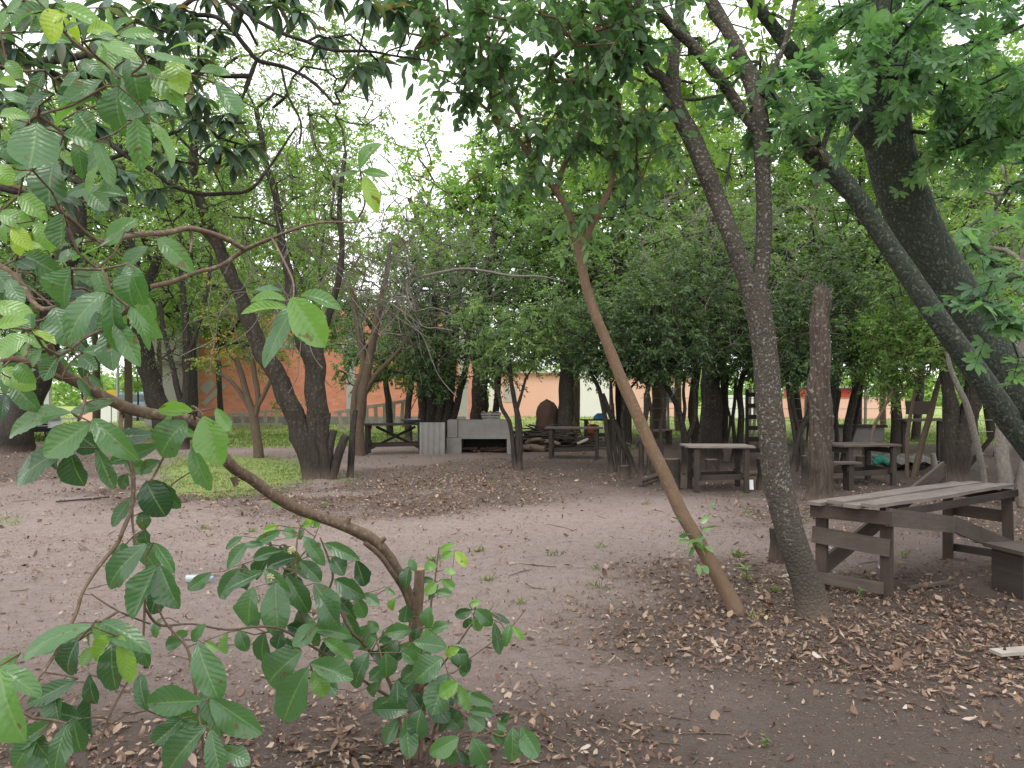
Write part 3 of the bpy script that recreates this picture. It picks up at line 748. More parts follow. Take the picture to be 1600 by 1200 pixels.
def filler(data, f, seed, dd=(.05, .5), dark=.12, xmax=9999):
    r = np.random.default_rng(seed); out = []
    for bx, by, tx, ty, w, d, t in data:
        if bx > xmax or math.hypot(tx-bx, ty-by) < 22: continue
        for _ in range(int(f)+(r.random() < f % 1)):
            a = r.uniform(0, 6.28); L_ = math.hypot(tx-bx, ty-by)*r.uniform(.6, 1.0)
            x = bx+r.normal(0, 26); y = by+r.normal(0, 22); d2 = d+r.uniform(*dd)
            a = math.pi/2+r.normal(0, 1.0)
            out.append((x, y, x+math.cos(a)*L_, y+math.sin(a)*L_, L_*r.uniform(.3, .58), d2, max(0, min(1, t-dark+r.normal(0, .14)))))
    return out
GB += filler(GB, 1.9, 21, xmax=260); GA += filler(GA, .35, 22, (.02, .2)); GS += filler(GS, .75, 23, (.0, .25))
def guava():
    o = gnd(650, 1128); o[2] = float(gh(o[0], o[1]))-.02
    E = empty('guava_tree', tuple(o), 'young guava tree with one sawn trunk and a bare branch arching up leftward', 'tree')
    trunk = S(3.3, [(648, 1175, 13), (650, 1100, 12), (652, 1040, 11.5), (650, 990, 11), (651, 960, 12)])
    cut = S(3.3, [(651, 968, 9), (654, 930, 8.5), (656, 890, 8)])
    arch = S(3.3, [(650, 965, 9), (640, 930, 9, 3.28), (622, 893, 9.5, 3.2), (603, 864, 10, 3.15), (574, 838, 12, 3.1), (520, 815, 9.5, 3.0), (470, 797, 10.5, 2.9), (428, 775, 10.5, 2.8), (395, 750, 10.5, 2.7), (372, 737, 11, 2.62),
                    (355, 722, 11, 2.55), (338, 700, 10, 2.5), (318, 668, 10, 2.4), (285, 652, 10, 2.35), (245, 648, 10.5, 2.3), (200, 637, 11, 2.25), (160, 618, 10.5, 2.2), (128, 600, 10.5, 2.15), (100, 585, 10, 2.1), (85, 560, 8, 2.05), (70, 530, 7, 2.0), (40, 500, 6, 1.95)], .82)
    rib = S(3.3, [(645, 960, 5), (632, 925, 4.5, 3.25), (612, 893, 4.5, 3.17), (592, 866, 4.5, 3.12), (570, 848, 4, 3.08)])
    def off(st): return [np.array(p[:3])-o for p in st], [p[3] for p in st]
    def thin(st): return [np.array(p[:3])-o for p in st], [p[3]*.72 for p in st]
    mb = MB(); mb.tube(*off(trunk), n=14, noise=.12); mb.build('trunk', MAT['b_guava'], E)
    mb = MB(); mb.tube(*off(cut), n=14, noise=.1); c = mb.build('sawn_trunk', MAT['b_guava'], E)
    mb = MB(); p = np.array(cut[-1][:3])-o; mb.tube([p, p+np.array([0, 0, .004])], [cut[-1][3]*.93, cut[-1][3]*.9], n=14, smooth_path=False); mb.build('sawn_end', MAT['sawn'], c)
    mb = MB(); mb.tube(*off(arch), n=14, noise=.12); mb.tube(*off(rib), n=8, noise=.1)
    # short side knots
    for x, y, d, dx, dy in ((540, 822, 3.03, 6, -10), (373, 738, 2.62, -6, -10), (365, 745, 2.6, 4, 10), (245, 650, 2.3, -4, -6), (135, 605, 2.16, 2, -12), (458, 793, 2.88, 3, -9), (590, 850, 3.12, 12, -7)):
        a = at(x, y, d)-o; b = at(x+dx, y+dy*1.4, d)-o; mb.tube([a, b], [.014, .009], n=8, smooth_path=False)
    mb.build('arching_branch', MAT['b_guava'], E)
    droop = S(2.3, [(190, 640, 5, 2.27), (188, 665, 5.5, 2.2), (195, 700, 5, 2.15), (207, 735, 6, 2.1), (208, 770, 5.5, 2.08), (205, 795, 6.5, 2.05), (192, 830, 5.5, 2.0), (182, 852, 5.5, 2.0), (155, 885, 5, 1.95), (130, 925, 4.5, 1.9), (118, 962, 4.5, 1.88), (88, 1020, 4.5, 1.8), (55, 1065, 4.5, 1.72), (20, 1105, 4, 1.65), (-15, 1140, 4, 1.6)], .78)
    tw = [S(2, [(206, 790, 3.5, 2.05), (210, 840, 2, 2.03), (228, 870, 1.8, 2.0), (227, 920, 2.5, 2.0), (226, 955, 3, 2.0), (222, 1010, 2, 1.97), (205, 1055, 2.2, 1.95), (175, 1110, 2.4, 1.9), (160, 1150, 2, 1.88), (150, 1200, 2, 1.85)]),
          S(2, [(228, 952, 3, 2.0), (250, 977, 3, 2.05), (300, 975, 2, 2.2), (355, 984, 2.6, 2.4), (405, 979, 2.6, 2.6), (440, 983, 3, 2.75), (470, 1000, 3, 2.85), (520, 1030, 3, 3.0), (570, 1065, 3.3, 3.15), (625, 1100, 4, 3.28), (648, 1120, 5, 3.3)]),
          S(2, [(142, 928, 1.6, 1.9), (185, 955, 1.8, 1.93), (235, 975, 2, 2.0)]),
          S(2, [(244, 945, 1.5, 1.98), (262, 978, 2.4, 1.98), (292, 1012, 3, 1.96), (302, 1060, 3, 1.94), (308, 1100, 2.5, 1.92), (316, 1150, 2.5, 1.9), (320, 1205, 2.5, 1.9)]),
          S(2.1, [(255, 715, 2.5, 2.15), (245, 735, 2.5, 2.15), (235, 752, 2.5, 2.12)]), S(2.1, [(302, 735, 1.6, 2.15), (275, 752, 1.6, 2.15), (255, 770, 1.4, 2.13)]),
          S(2.1, [(134, 608, 4, 2.16), (131, 630, 3, 2.05), (125, 655, 2.4, 1.95)]), S(2.3, [(305, 655, 3, 2.35), (300, 635, 2.5, 2.2), (312, 642, 2, 2.1)]),
          S(3.2, [(648, 1110, 4.5, 3.28), (610, 1070, 4, 3.2), (572, 1010, 4, 3.1), (548, 985, 3, 3.0), (530, 950, 2.8, 3.0), (515, 925, 3, 3.0), (520, 900, 2.6, 3.0), (512, 870, 2.2, 3.0), (500, 840, 1.8, 3.03)]),
          S(3.2, [(548, 985, 2, 3.0), (490, 985, 2.6, 2.95), (470, 960, 2.6, 2.92), (464, 920, 2.6, 2.92), (462, 880, 2.4, 2.95), (464, 845, 2, 3.0), (470, 820, 1.5, 3.03)]),
          S(3.2, [(652, 1120, 3.5, 3.28), (668, 1060, 3.2, 3.25), (673, 1000, 2.6, 3.2), (673, 950, 2.4, 3.18), (680, 905, 2, 3.16), (684, 870, 1.5, 3.16), (686, 855, 1.2, 3.16)]),
          S(3.2, [(655, 1120, 3, 3.25), (690, 1110, 3, 3.1), (740, 1128, 3, 2.95), (780, 1150, 2.6, 2.88), (805, 1145, 2, 2.86)]),
          S(3.2, [(655, 1080, 2.5, 3.25), (690, 1040, 2.2, 3.15), (720, 1000, 2, 3.12), (738, 975, 1.8, 3.1), (760, 965, 1.4, 3.1), (785, 975, 1.2, 3.1)]),
          S(3.2, [(715, 1042, 1.4, 3.1), (760, 1010, 1.3, 3.1), (800, 978, 1.2, 3.1), (821, 952, 1, 3.1)]),
          S(3.2, [(645, 1130, 3.5, 3.25), (618, 1120, 3.5, 3.1), (612, 1080, 3, 3.05), (600, 1040, 2.6, 3.03), (590, 1005, 2, 3.1)])]
    mb = MB(); mb.tube(*thin(droop), n=10, noise=.2)
    for t in tw: mb.tube(*thin(t), n=6, noise=.15)
    # petioles: leaf bases joined to nearest twig
    data = GA+GS
    bases = np.array([at(b[0], b[1], b[5]) for b in data])
    gg = grow([droop, arch]+tw, bases, start=0, step=.05, wig=.06)
    arr, par, load, paths, fixed, order, tips = gg
    for ids in paths:
        mb.tube([arr[i]-o for i in ids], [min(.0045, .0016*max(load[i], 1)**.4) for i in ids], n=5, smooth_path=False, cap=False)
    mb.build('side_twigs', MAT['b_guava'], E)
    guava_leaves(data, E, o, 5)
    # cream blossoms
    for x, y, d in ((424, 903, 2.86), (456, 861, 2.95)):
        m_ = MB(); c = at(x, y, d)-o
        for _ in range(60):
            v = Vector(rng.normal(size=3)).normalized(); e = Vector(c)+v*.017; e.z += .003
            m_.tube([Vector(c), e], [.0012, .0016], n=3, smooth_path=False)
        m_.build('blossom', MAT['flower'], E)
guava()

def guava_left():
    o = at(-420, 900, 2.2); o[2] = float(gh(o[0], o[1]))
    E = empty('guava_tree', tuple(o), 'leafy guava boughs with broad ribbed leaves filling the upper corner', 'tree')
    def off(st): return [np.array(p[:3])-o for p in st], [p[3] for p in st]
    tr = [(o[0], o[1], -.1, .06), (o[0]+.05, o[1]-.1, .8, .05), (o[0]+.15, o[1]-.2, 1.5, .045), (o[0]+.3, o[1]-.3, 2.2, .035)]
    L0 = [(o[0]+.05, o[1]-.1, .9, .03)]+S(2, [(-250, 560, 9, 2.0), (-120, 560, 8, 1.9), (-20, 572, 7, 1.8), (20, 560, 6, 1.75), (70, 578, 5, 1.8), (95, 592, 4, 1.85)])
    L1 = [(o[0]+.13, o[1]-.2, 1.5, .028)]+S(2, [(-200, 350, 8, 2.0), (-60, 390, 6.5, 1.9), (0, 417, 6, 1.85), (28, 438, 5.5, 1.85), (60, 480, 4, 1.8), (95, 478, 3, 1.7), (135, 468, 3, 1.65), (180, 446, 3, 1.65)])
    L2 = [(o[0]+.28, o[1]-.3, 2.1, .028)]+S(2, [(-150, 180, 7, 1.9), (-60, 200, 6, 1.8), (0, 280, 4, 1.75), (30, 295, 3.4, 1.75), (75, 318, 3.4, 1.8), (110, 342, 3.4, 1.85), (150, 375, 3, 1.95), (185, 372, 4, 2.1), (220, 366, 4.5, 2.3), (262, 364, 4.4, 2.5), (298, 357, 4.4, 2.6), (350, 372, 4, 2.7), (383, 390, 3.6, 2.75)])
    L3 = S(2, [(236, 448, 4, 2.6), (270, 440, 3.8, 2.65), (305, 426, 3.4, 2.7), (345, 415, 3.2, 2.75), (383, 390, 3.4, 2.75), (425, 372, 2.8, 2.6), (470, 355, 2.2, 2.4), (510, 347, 1.8, 2.2), (555, 348, 1.6, 2.05)])
    L4 = [(o[0]+.3, o[1]-.3, 2.2, .028)]+S(2, [(-120, -20, 6, 1.8), (-20, -20, 4, 1.7), (50, 5, 2.5, 1.6), (78, 25, 2.4, 1.58), (105, 55, 2.4, 1.58), (135, 80, 2.4, 1.58), (165, 100, 2.2, 1.58), (185, 122, 2, 1.58)])
    L5 = S(2, [(105, 5, 2, 1.6), (140, 30, 2, 1.6), (185, 62, 2, 1.6), (225, 95, 2, 1.62), (205, 118, 2, 1.62), (260, 112, 1.6, 1.64), (310, 120, 1.4, 1.66), (335, 130, 1.2, 1.66)])
    L6 = S(2, [(0, 280, 3, 1.7), (40, 200, 3, 1.6), (60, 180, 2.4, 1.55), (110, 165, 2, 1.58), (165, 135, 2, 1.58)])
    L7 = S(2, [(298, 357, 3, 2.6), (299, 375, 2.4, 2.6), (297, 395, 1.6, 2.55)])
    L8 = S(2, [(555, 348, 1.6, 2.05), (570, 320, 1.5, 2.0), (566, 290, 1.5, 1.95), (563, 265, 1.3, 1.9)])
    L9 = S(2, [(425, 372, 2, 2.6), (445, 410, 1.8, 2.3), (458, 440, 1.7, 2.0), (458, 468, 1.5, 1.8)])
    limbs = [L0, L1, L2, L3, L4, L5, L6, L7, L8, L9]
    mb = MB(); mb.tube(*off(tr), n=12, noise=.12); mb.build('trunk', MAT['b_guava'], E)
    mb = MB()
    for t in limbs: mb.tube(*off(t), n=8, noise=.12)
    data = GB+GH
    bases = np.array([at(b[0], b[1], b[5]) for b in data])
    arr, par, load, paths, fixed, order, tips = grow(limbs, bases, start=0, step=.05, wig=.06)
    for ids in paths:
        mb.tube([arr[i]-o for i in ids], [min(.004, .0014*max(load[i], 1)**.4) for i in ids], n=5, smooth_path=False, cap=False)
    mb.build('branches', MAT['b_guava'], E)
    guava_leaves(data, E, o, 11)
guava_left()

# ------------------------------------------------------------------ loquat (dark, rosettes of long leaves)
def loquat():
    o = at(-330, 940, 5.2); o[2] = float(gh(o[0], o[1]))
    E = empty('loquat_tree', tuple(o), 'dark crooked boughs with drooping rosettes of long leathery leaves at the top', 'tree')
    def off(st): return [np.array(p[:3])-o for p in st], [p[3]*.72 for p in st]
    limbs = [
     [(o[0], o[1], -.1, .14)]+S(5, [(-300, 600, 30), (-240, 350, 26), (-150, 180, 20), (-60, 110, 14), (20, 100, 10), (100, 92, 8), (180, 75, 7), (240, 45, 6), (285, 26, 5), (330, 24, 5), (358, 42, 5), (385, 75, 5), (405, 95, 4.5), (450, 106, 4), (492, 130, 3.5), (522, 163, 2.5)]),
     S(4.8, [(240, 45, 6), (320, -10, 5), (372, 12, 4.5), (400, 32, 4.2), (440, 52, 4), (480, 65, 3.8), (520, 78, 3.5), (575, 80, 3), (620, 88, 2.2), (670, 95, 1.6)]),
     S(5, [(-150, 180, 14), (-60, 260, 9), (20, 300, 7), (80, 285, 6), (130, 262, 5), (190, 242, 4.2), (235, 222, 4), (280, 204, 3.6), (320, 192, 3.2), (385, 192, 2.4)]),
     S(5, [(100, 92, 6), (110, 150, 6), (150, 200, 5.5), (190, 240, 5), (235, 265, 5), (270, 290, 4.6), (310, 302, 4.2), (350, 302, 4), (388, 298, 3.6), (415, 270, 3), (445, 225, 2.5), (462, 200, 2)]),
     S(5, [(400, 95, 4), (388, 130, 3.6), (376, 160, 3), (368, 190, 2.5), (340, 215, 2)]),
     S(5, [(355, 5, 3.5), (385, 40, 3.5), (402, 70, 3)]),
     S(5, [(440, 108, 3), (450, 150, 2.6), (470, 190, 2.4), (468, 225, 2)]),
     S(5, [(270, 205, 3), (300, 235, 2.6), (330, 260, 2.2), (350, 300, 2)]),
     S(5, [(40, 100, 5), (60, 160, 4.5), (70, 210, 4), (120, 265, 4)])]
    mb = MB(); mb.tube(*off(limbs[0][:4]), n=12, noise=.2); mb.build('trunk', MAT['b_dark'], E)
    mb = MB()
    for t in limbs: mb.tube(*off(t), n=8, noise=.3)
    ros = [(30, 75), (70, 110), (200, 30), (275, 15), (330, -5), (255, 160), (215, 150), (345, 230), (190, 272), (240, 298), (385, 228), (100, 250), (430, 8), (575, 0), (615, 15), (470, 20), (560, 105), (590, 95),
           (10, 20), (120, 30), (160, 60), (60, 170), (150, 195), (300, 190), (230, 230), (130, 130), (-20, 130), (380, 5), (20, 215), (160, 250), (280, 45), (240, 90), (170, 5), (310, 90), (90, 60), (520, -5), (650, 5), (510, 60), (0, 50), (40, 140), (110, 200), (150, 110), (185, 90), (230, 10), (260, 60), (300, 30), (340, 50), (60, 10), (100, 5), (310, 150), (270, 250), (170, 310), (90, 300), (350, 180), (220, 200), (60, 240), (10, 160), (290, 120), (370, 250), (400, -20), (450, -15)]
    T = np.array([at(x, y, rng.uniform(4.2, 5.4)) for x, y in ros])
    arr, par, load, paths, fixed, order, tips = grow(limbs, T, start=.1, step=.12, wig=.14)
    for ids in paths:
        mb.tube([arr[i]-o for i in ids], [.006*max(load[i], 1)**.4 for i in ids], n=5, smooth_path=False, cap=False)
    mb.build('branches', MAT['b_dark'], E)
    P = []; D = []; Nn = []
    for c in T:
        for k in range(17):
            a = 2*math.pi*k/17*1.618*2+rng.uniform(0, .5)
            v = np.array([math.cos(a), math.sin(a), rng.uniform(-1.1, .35)]); P.append(c+rng.normal(0, .015, 3)); D.append(v); Nn.append(np.array([0, 0, 1.0])+v*.3)
    n = len(P)
    leaves_mesh('crown', P, np.array(D), np.array(Nn), rng.uniform(.12, .21, n), rng.uniform(.04, .062, n), grid_tpl(8, 3, prof_lance), MAT['loquat'], np.clip(rng.normal(.5, .27, n), 0, 1), bend=rng.uniform(.1, .5, n), fold=.3, parent=E, origin=o)
loquat()

# ------------------------------------------------------------------ near trees on the right
def near_trees():
    # leaning pinkish tree
    st = [S(5.47, [(1158, 978, 20), (1151, 955, 17), (1138, 930, 15), (1110, 880, 13.5), (1085, 835, 13), (1062, 795, 13), (1040, 745, 12.5), (1018, 700, 12), (995, 645, 11.5), (970, 590, 11), (948, 535, 10), (928, 485, 9.5), (914, 440, 9), (905, 395, 8.5), (898, 365, 8), (888, 330, 6.5), (868, 298, 6), (840, 262, 5.5), (815, 225, 5), (795, 200, 4.5), (772, 188, 4)], .82),
          S(5.47, [(905, 395, 6), (920, 360, 6), (938, 325, 5.5), (953, 295, 4.5), (958, 270, 4), (966, 215, 3.5), (968, 160, 3)]),
          S(5.47, [(868, 298, 5), (880, 262, 4), (898, 225, 3.5), (913, 185, 3.5), (918, 140, 3), (915, 90, 2.5), (890, 40, 2.5)]),
          S(5.47, [(830, 245, 4), (822, 205, 3.5), (805, 165, 3.2), (788, 125, 3), (770, 80, 2.6), (750, 30, 2.3)]),
          S(5.47, [(795, 200, 3), (760, 170, 2.2), (735, 145, 2), (722, 120, 1.5)])]
    tree('slender pinkish trunk leaning left across the clearing with a fork above head height', gnd(1152, 960), st,
         [B(820, 60, 5.2, 160, 80, .9, 46), B(690, 45, 5.2, 100, 60, .7, 26), B(930, 110, 5.4, 90, 110, .8, 28), B(880, 210, 5.4, 120, 50, .5, 16), B(990, 240, 5.4, 60, 60, .5, 12), B(740, 150, 5.4, 50, 25, .3, 6), B(960, 30, 5.2, 100, 60, .7, 26), B(800, 275, 5.4, 60, 30, .3, 4), B(870, -60, 5.2, 200, 50, 1.0, 40), B(900, 330, 5.4, 40, 40, .3, 4)],
         'shade', 'b_pink', leaf=(.088, .043), k=3, m=9, tl=.24, tpl=TPL_OVAL, rtip=.0042, sides=12, noise=.07, start=.72, twigs=True, step=.2, droop=.45, tint=(.45, .25), bend=.25, name='leaning_tree')
    # sprouts low on the leaning trunk
    e = bpy.data.objects['leaning_tree']; c = at(1088, 838, 5.4)-np.array(e.location)
    n = 26; v = rng.normal(size=(n, 3)); v[:, 1] -= .4
    leaves_mesh('foliage', c+v*np.array([.04, .04, .075]), v, rng.normal(size=(n, 3))*.5+np.array([0, 0, 1]), rng.uniform(.06, .10, n), rng.uniform(.035, .05, n), TPL_OVAL, MAT['guava'], rng.uniform(.35, .7, n), parent=e)
    # forked lichen trunk
    st = [S(5.3, [(1277, 990, 35), (1274, 968, 29), (1266, 935, 24.5), (1254, 893, 22.5), (1240, 850, 22), (1228, 800, 22), (1216, 755, 21.5), (1208, 700, 21), (1202, 640, 20.5), (1198, 580, 19.5), (1190, 520, 19), (1182, 470, 19), (1176, 440, 18)]),
          S(5.3, [(1184, 480, 15), (1163, 425, 14), (1143, 370, 14), (1120, 310, 14, 5.4), (1102, 265, 14.5, 5.4), (1080, 215, 14.5, 5.5), (1062, 180, 13, 5.5), (1053, 150, 12, 5.5), (1052, 90, 9, 5.6), (1060, 40, 8, 5.6), (1066, -60, 7, 5.7)]),
          S(5.3, [(1056, 160, 9, 5.5), (1035, 122, 8, 5.5), (1015, 108, 8, 5.5), (1006, 75, 7, 5.5), (1000, 30, 6, 5.5), (985, -50, 5, 5.5)]),
          S(5.3, [(1184, 460, 14), (1192, 400, 12.5), (1194, 330, 12), (1192, 270, 12), (1190, 215, 13, 5.3), (1185, 175, 13, 5.3), (1172, 130, 11, 5.4), (1152, 75, 10, 5.4), (1130, 35, 10, 5.5), (1100, -20, 9, 5.6), (1070, -90, 8, 5.7)]),
          S(5.3, [(1186, 205, 9), (1166, 182, 9), (1140, 145, 8.5), (1110, 105, 8.5), (1080, 68, 8), (1050, 40, 8), (1025, 5, 7), (1000, -60, 6)]),
          S(5.3, [(1190, 150, 5), (1215, 95, 4), (1235, 40, 3.5), (1245, -20, 3)])]
    tree('mottled lichen-spotted trunk forking in two beside the nearest table', gnd(1274, 970), st,
         [B(1080, 150, 6.6, 110, 110, .7, 30), B(1000, 230, 6.4, 70, 60, .6, 12), B(1170, 60, 6.4, 100, 80, .8, 16), B(1100, -80, 6, 260, 70, 1.4, 50)],
         'bright', 'b_lichen', leaf=(.085, .04), k=3, m=9, tl=.28, tpl=TPL_OVAL, rtip=.0045, sides=16, noise=.08, start=.6, twigs=True, step=.25, droop=.4, tint=(.4, .25), name='forked_tree', bend=.2)
    # green silk floss trees leaning in from the right
    st = [S(6.3, [(1775, 920, 62, 6.9), (1720, 800, 55, 6.8), (1650, 700, 50, 6.7), (1590, 625, 47, 6.6), (1530, 530, 44, 6.5), (1470, 430, 42, 6.4), (1425, 340, 40, 6.3), (1398, 260, 40, 6.3), (1386, 190, 38, 6.3), (1380, 110, 36, 6.3), (1376, 30, 33, 6.3), (1372, -100, 30, 6.3)], .9),
          S(6.3, [(1390, 245, 17), (1358, 215, 14), (1325, 178, 13), (1300, 150, 12, 6.2), (1272, 122, 12, 6.2), (1240, 85, 11, 6.1), (1210, 45, 10, 6.1), (1180, 5, 9, 6), (1130, -80, 7, 6)])]
    tree('thick smooth green trunk curving in from the right edge', (7.0, 6.9, 0) if 0 else at(1775, 900, 6.9), st,
         [B(1340, 30, 5.8, 110, 55, .6, 15), B(1410, 120, 5.5, 100, 50, .5, 14), B(1500, 190, 5.7, 70, 50, .5, 9), B(1510, 50, 5.9, 130, 80, .8, 36), B(1570, 170, 5.4, 60, 80, .6, 20), B(1400, -90, 6, 260, 60, 1.4, 26)],
         'palm', 'b_green', leaf=(.115, .115), k=2, m=7, tl=.3, tpl=TPL_PALM, rtip=.006, sides=18, noise=.05, start=.55, twigs=True, step=.25, droop=.35, tint=(.5, .25), name='silk_floss_tree', bend=.3, up=1.2)
    st = [S(5.6, [(1745, 950, 30, 6.0), (1700, 840, 27, 5.9), (1640, 740, 25, 5.8), (1580, 660, 23, 5.7), (1520, 575, 22, 5.6), (1460, 490, 20, 5.5), (1400, 400, 19, 5.5), (1350, 325, 18, 5.5), (1308, 275, 19, 5.5), (1270, 240, 20, 5.5), (1240, 205, 15, 5.5), (1215, 165, 12, 5.6), (1180, 120, 10, 5.7), (1150, 70, 8, 5.8), (1110, 20, 7, 5.9)], .8),
          S(5.5, [(1280, 250, 5), (1296, 200, 4), (1320, 160, 3.5), (1345, 130, 3)]), S(5.5, [(1300, 268, 4), (1315, 235, 3.5), (1345, 190, 3), (1380, 150, 2.5)]),
          S(5.0, [(1600, 660, 10, 5.7), (1640, 560, 7, 5.2), (1640, 480, 5, 4.8), (1600, 430, 3, 4.5), (1540, 460, 2.5, 4.4), (1500, 480, 2, 4.4)])]
    tree('thinner green trunk leaning left in front of the thick one, with a torn scar', at(1745, 930, 6.0), st,
         [B(1250, 190, 5.2, 70, 40, .5, 9), B(1340, 130, 5.2, 80, 40, .5, 9), B(1550, 370, 4.5, 50, 25, .3, 3), B(1550, 470, 4.4, 60, 50, .3, 6), B(1590, 560, 4.4, 20, 20, .2, 1), B(1200, 130, 5.2, 70, 60, .4, 10), B(1440, 20, 5.0, 130, 40, .5, 9), B(1590, 280, 4.8, 40, 60, .4, 5)],
         'palm', 'b_green', leaf=(.105, .115), k=2, m=5, tl=.26, tpl=TPL_PALM, rtip=.005, sides=16, noise=.05, start=.6, twigs=True, step=.25, droop=.3, tint=(.45, .25), name='silk_floss_tree', bend=.3, up=1.2)
    e = [o for o in bpy.data.objects if o.name.startswith('silk_floss_tree')][-1]
    mb = MB(); p = [at(1300, 262, 5.38), at(1282, 243, 5.36), at(1262, 222, 5.36), at(1244, 205, 5.38)]
    mb.tube([q-np.array(e.location) for q in p], [.012, .035, .035, .01], n=8, noise=.3); mb.build('torn_scar', MAT['b_dead'], e)
near_trees()

def dead_trunk():
    st = S(11.3, [(1283, 790, 22), (1282, 770, 19), (1281, 735, 17.5), (1281, 680, 17), (1281, 620, 16.5), (1282, 560, 15), (1281, 500, 14), (1282, 462, 13), (1283, 450, 10)])
    o = gnd(1283, 782); o[2] = float(gh(o[0], o[1]))
    E = empty('dead_tree', tuple(o), 'upright dead trunk with flaking grey and rusty wood, snapped off at the top', 'dead tree')
    mb = MB(); mb.tube([np.array(p[:3])-o for p in st], [p[3] for p in st], n=16, noise=.22)
    mb.build('trunk', MAT['b_dead'], E)
    mb = MB()
    for k in range(9):
        a = rng.uniform(0, 6.28); c = np.array(st[-2][:3])-o+np.array([math.cos(a), math.sin(a), 0])*.08; mb.tube([c, c+np.array([0, 0, rng.uniform(.1, .28)])], [.035, .008], n=5, smooth_path=False)
    mb.build('splintered_top', MAT['b_dead'], E)
dead_trunk()

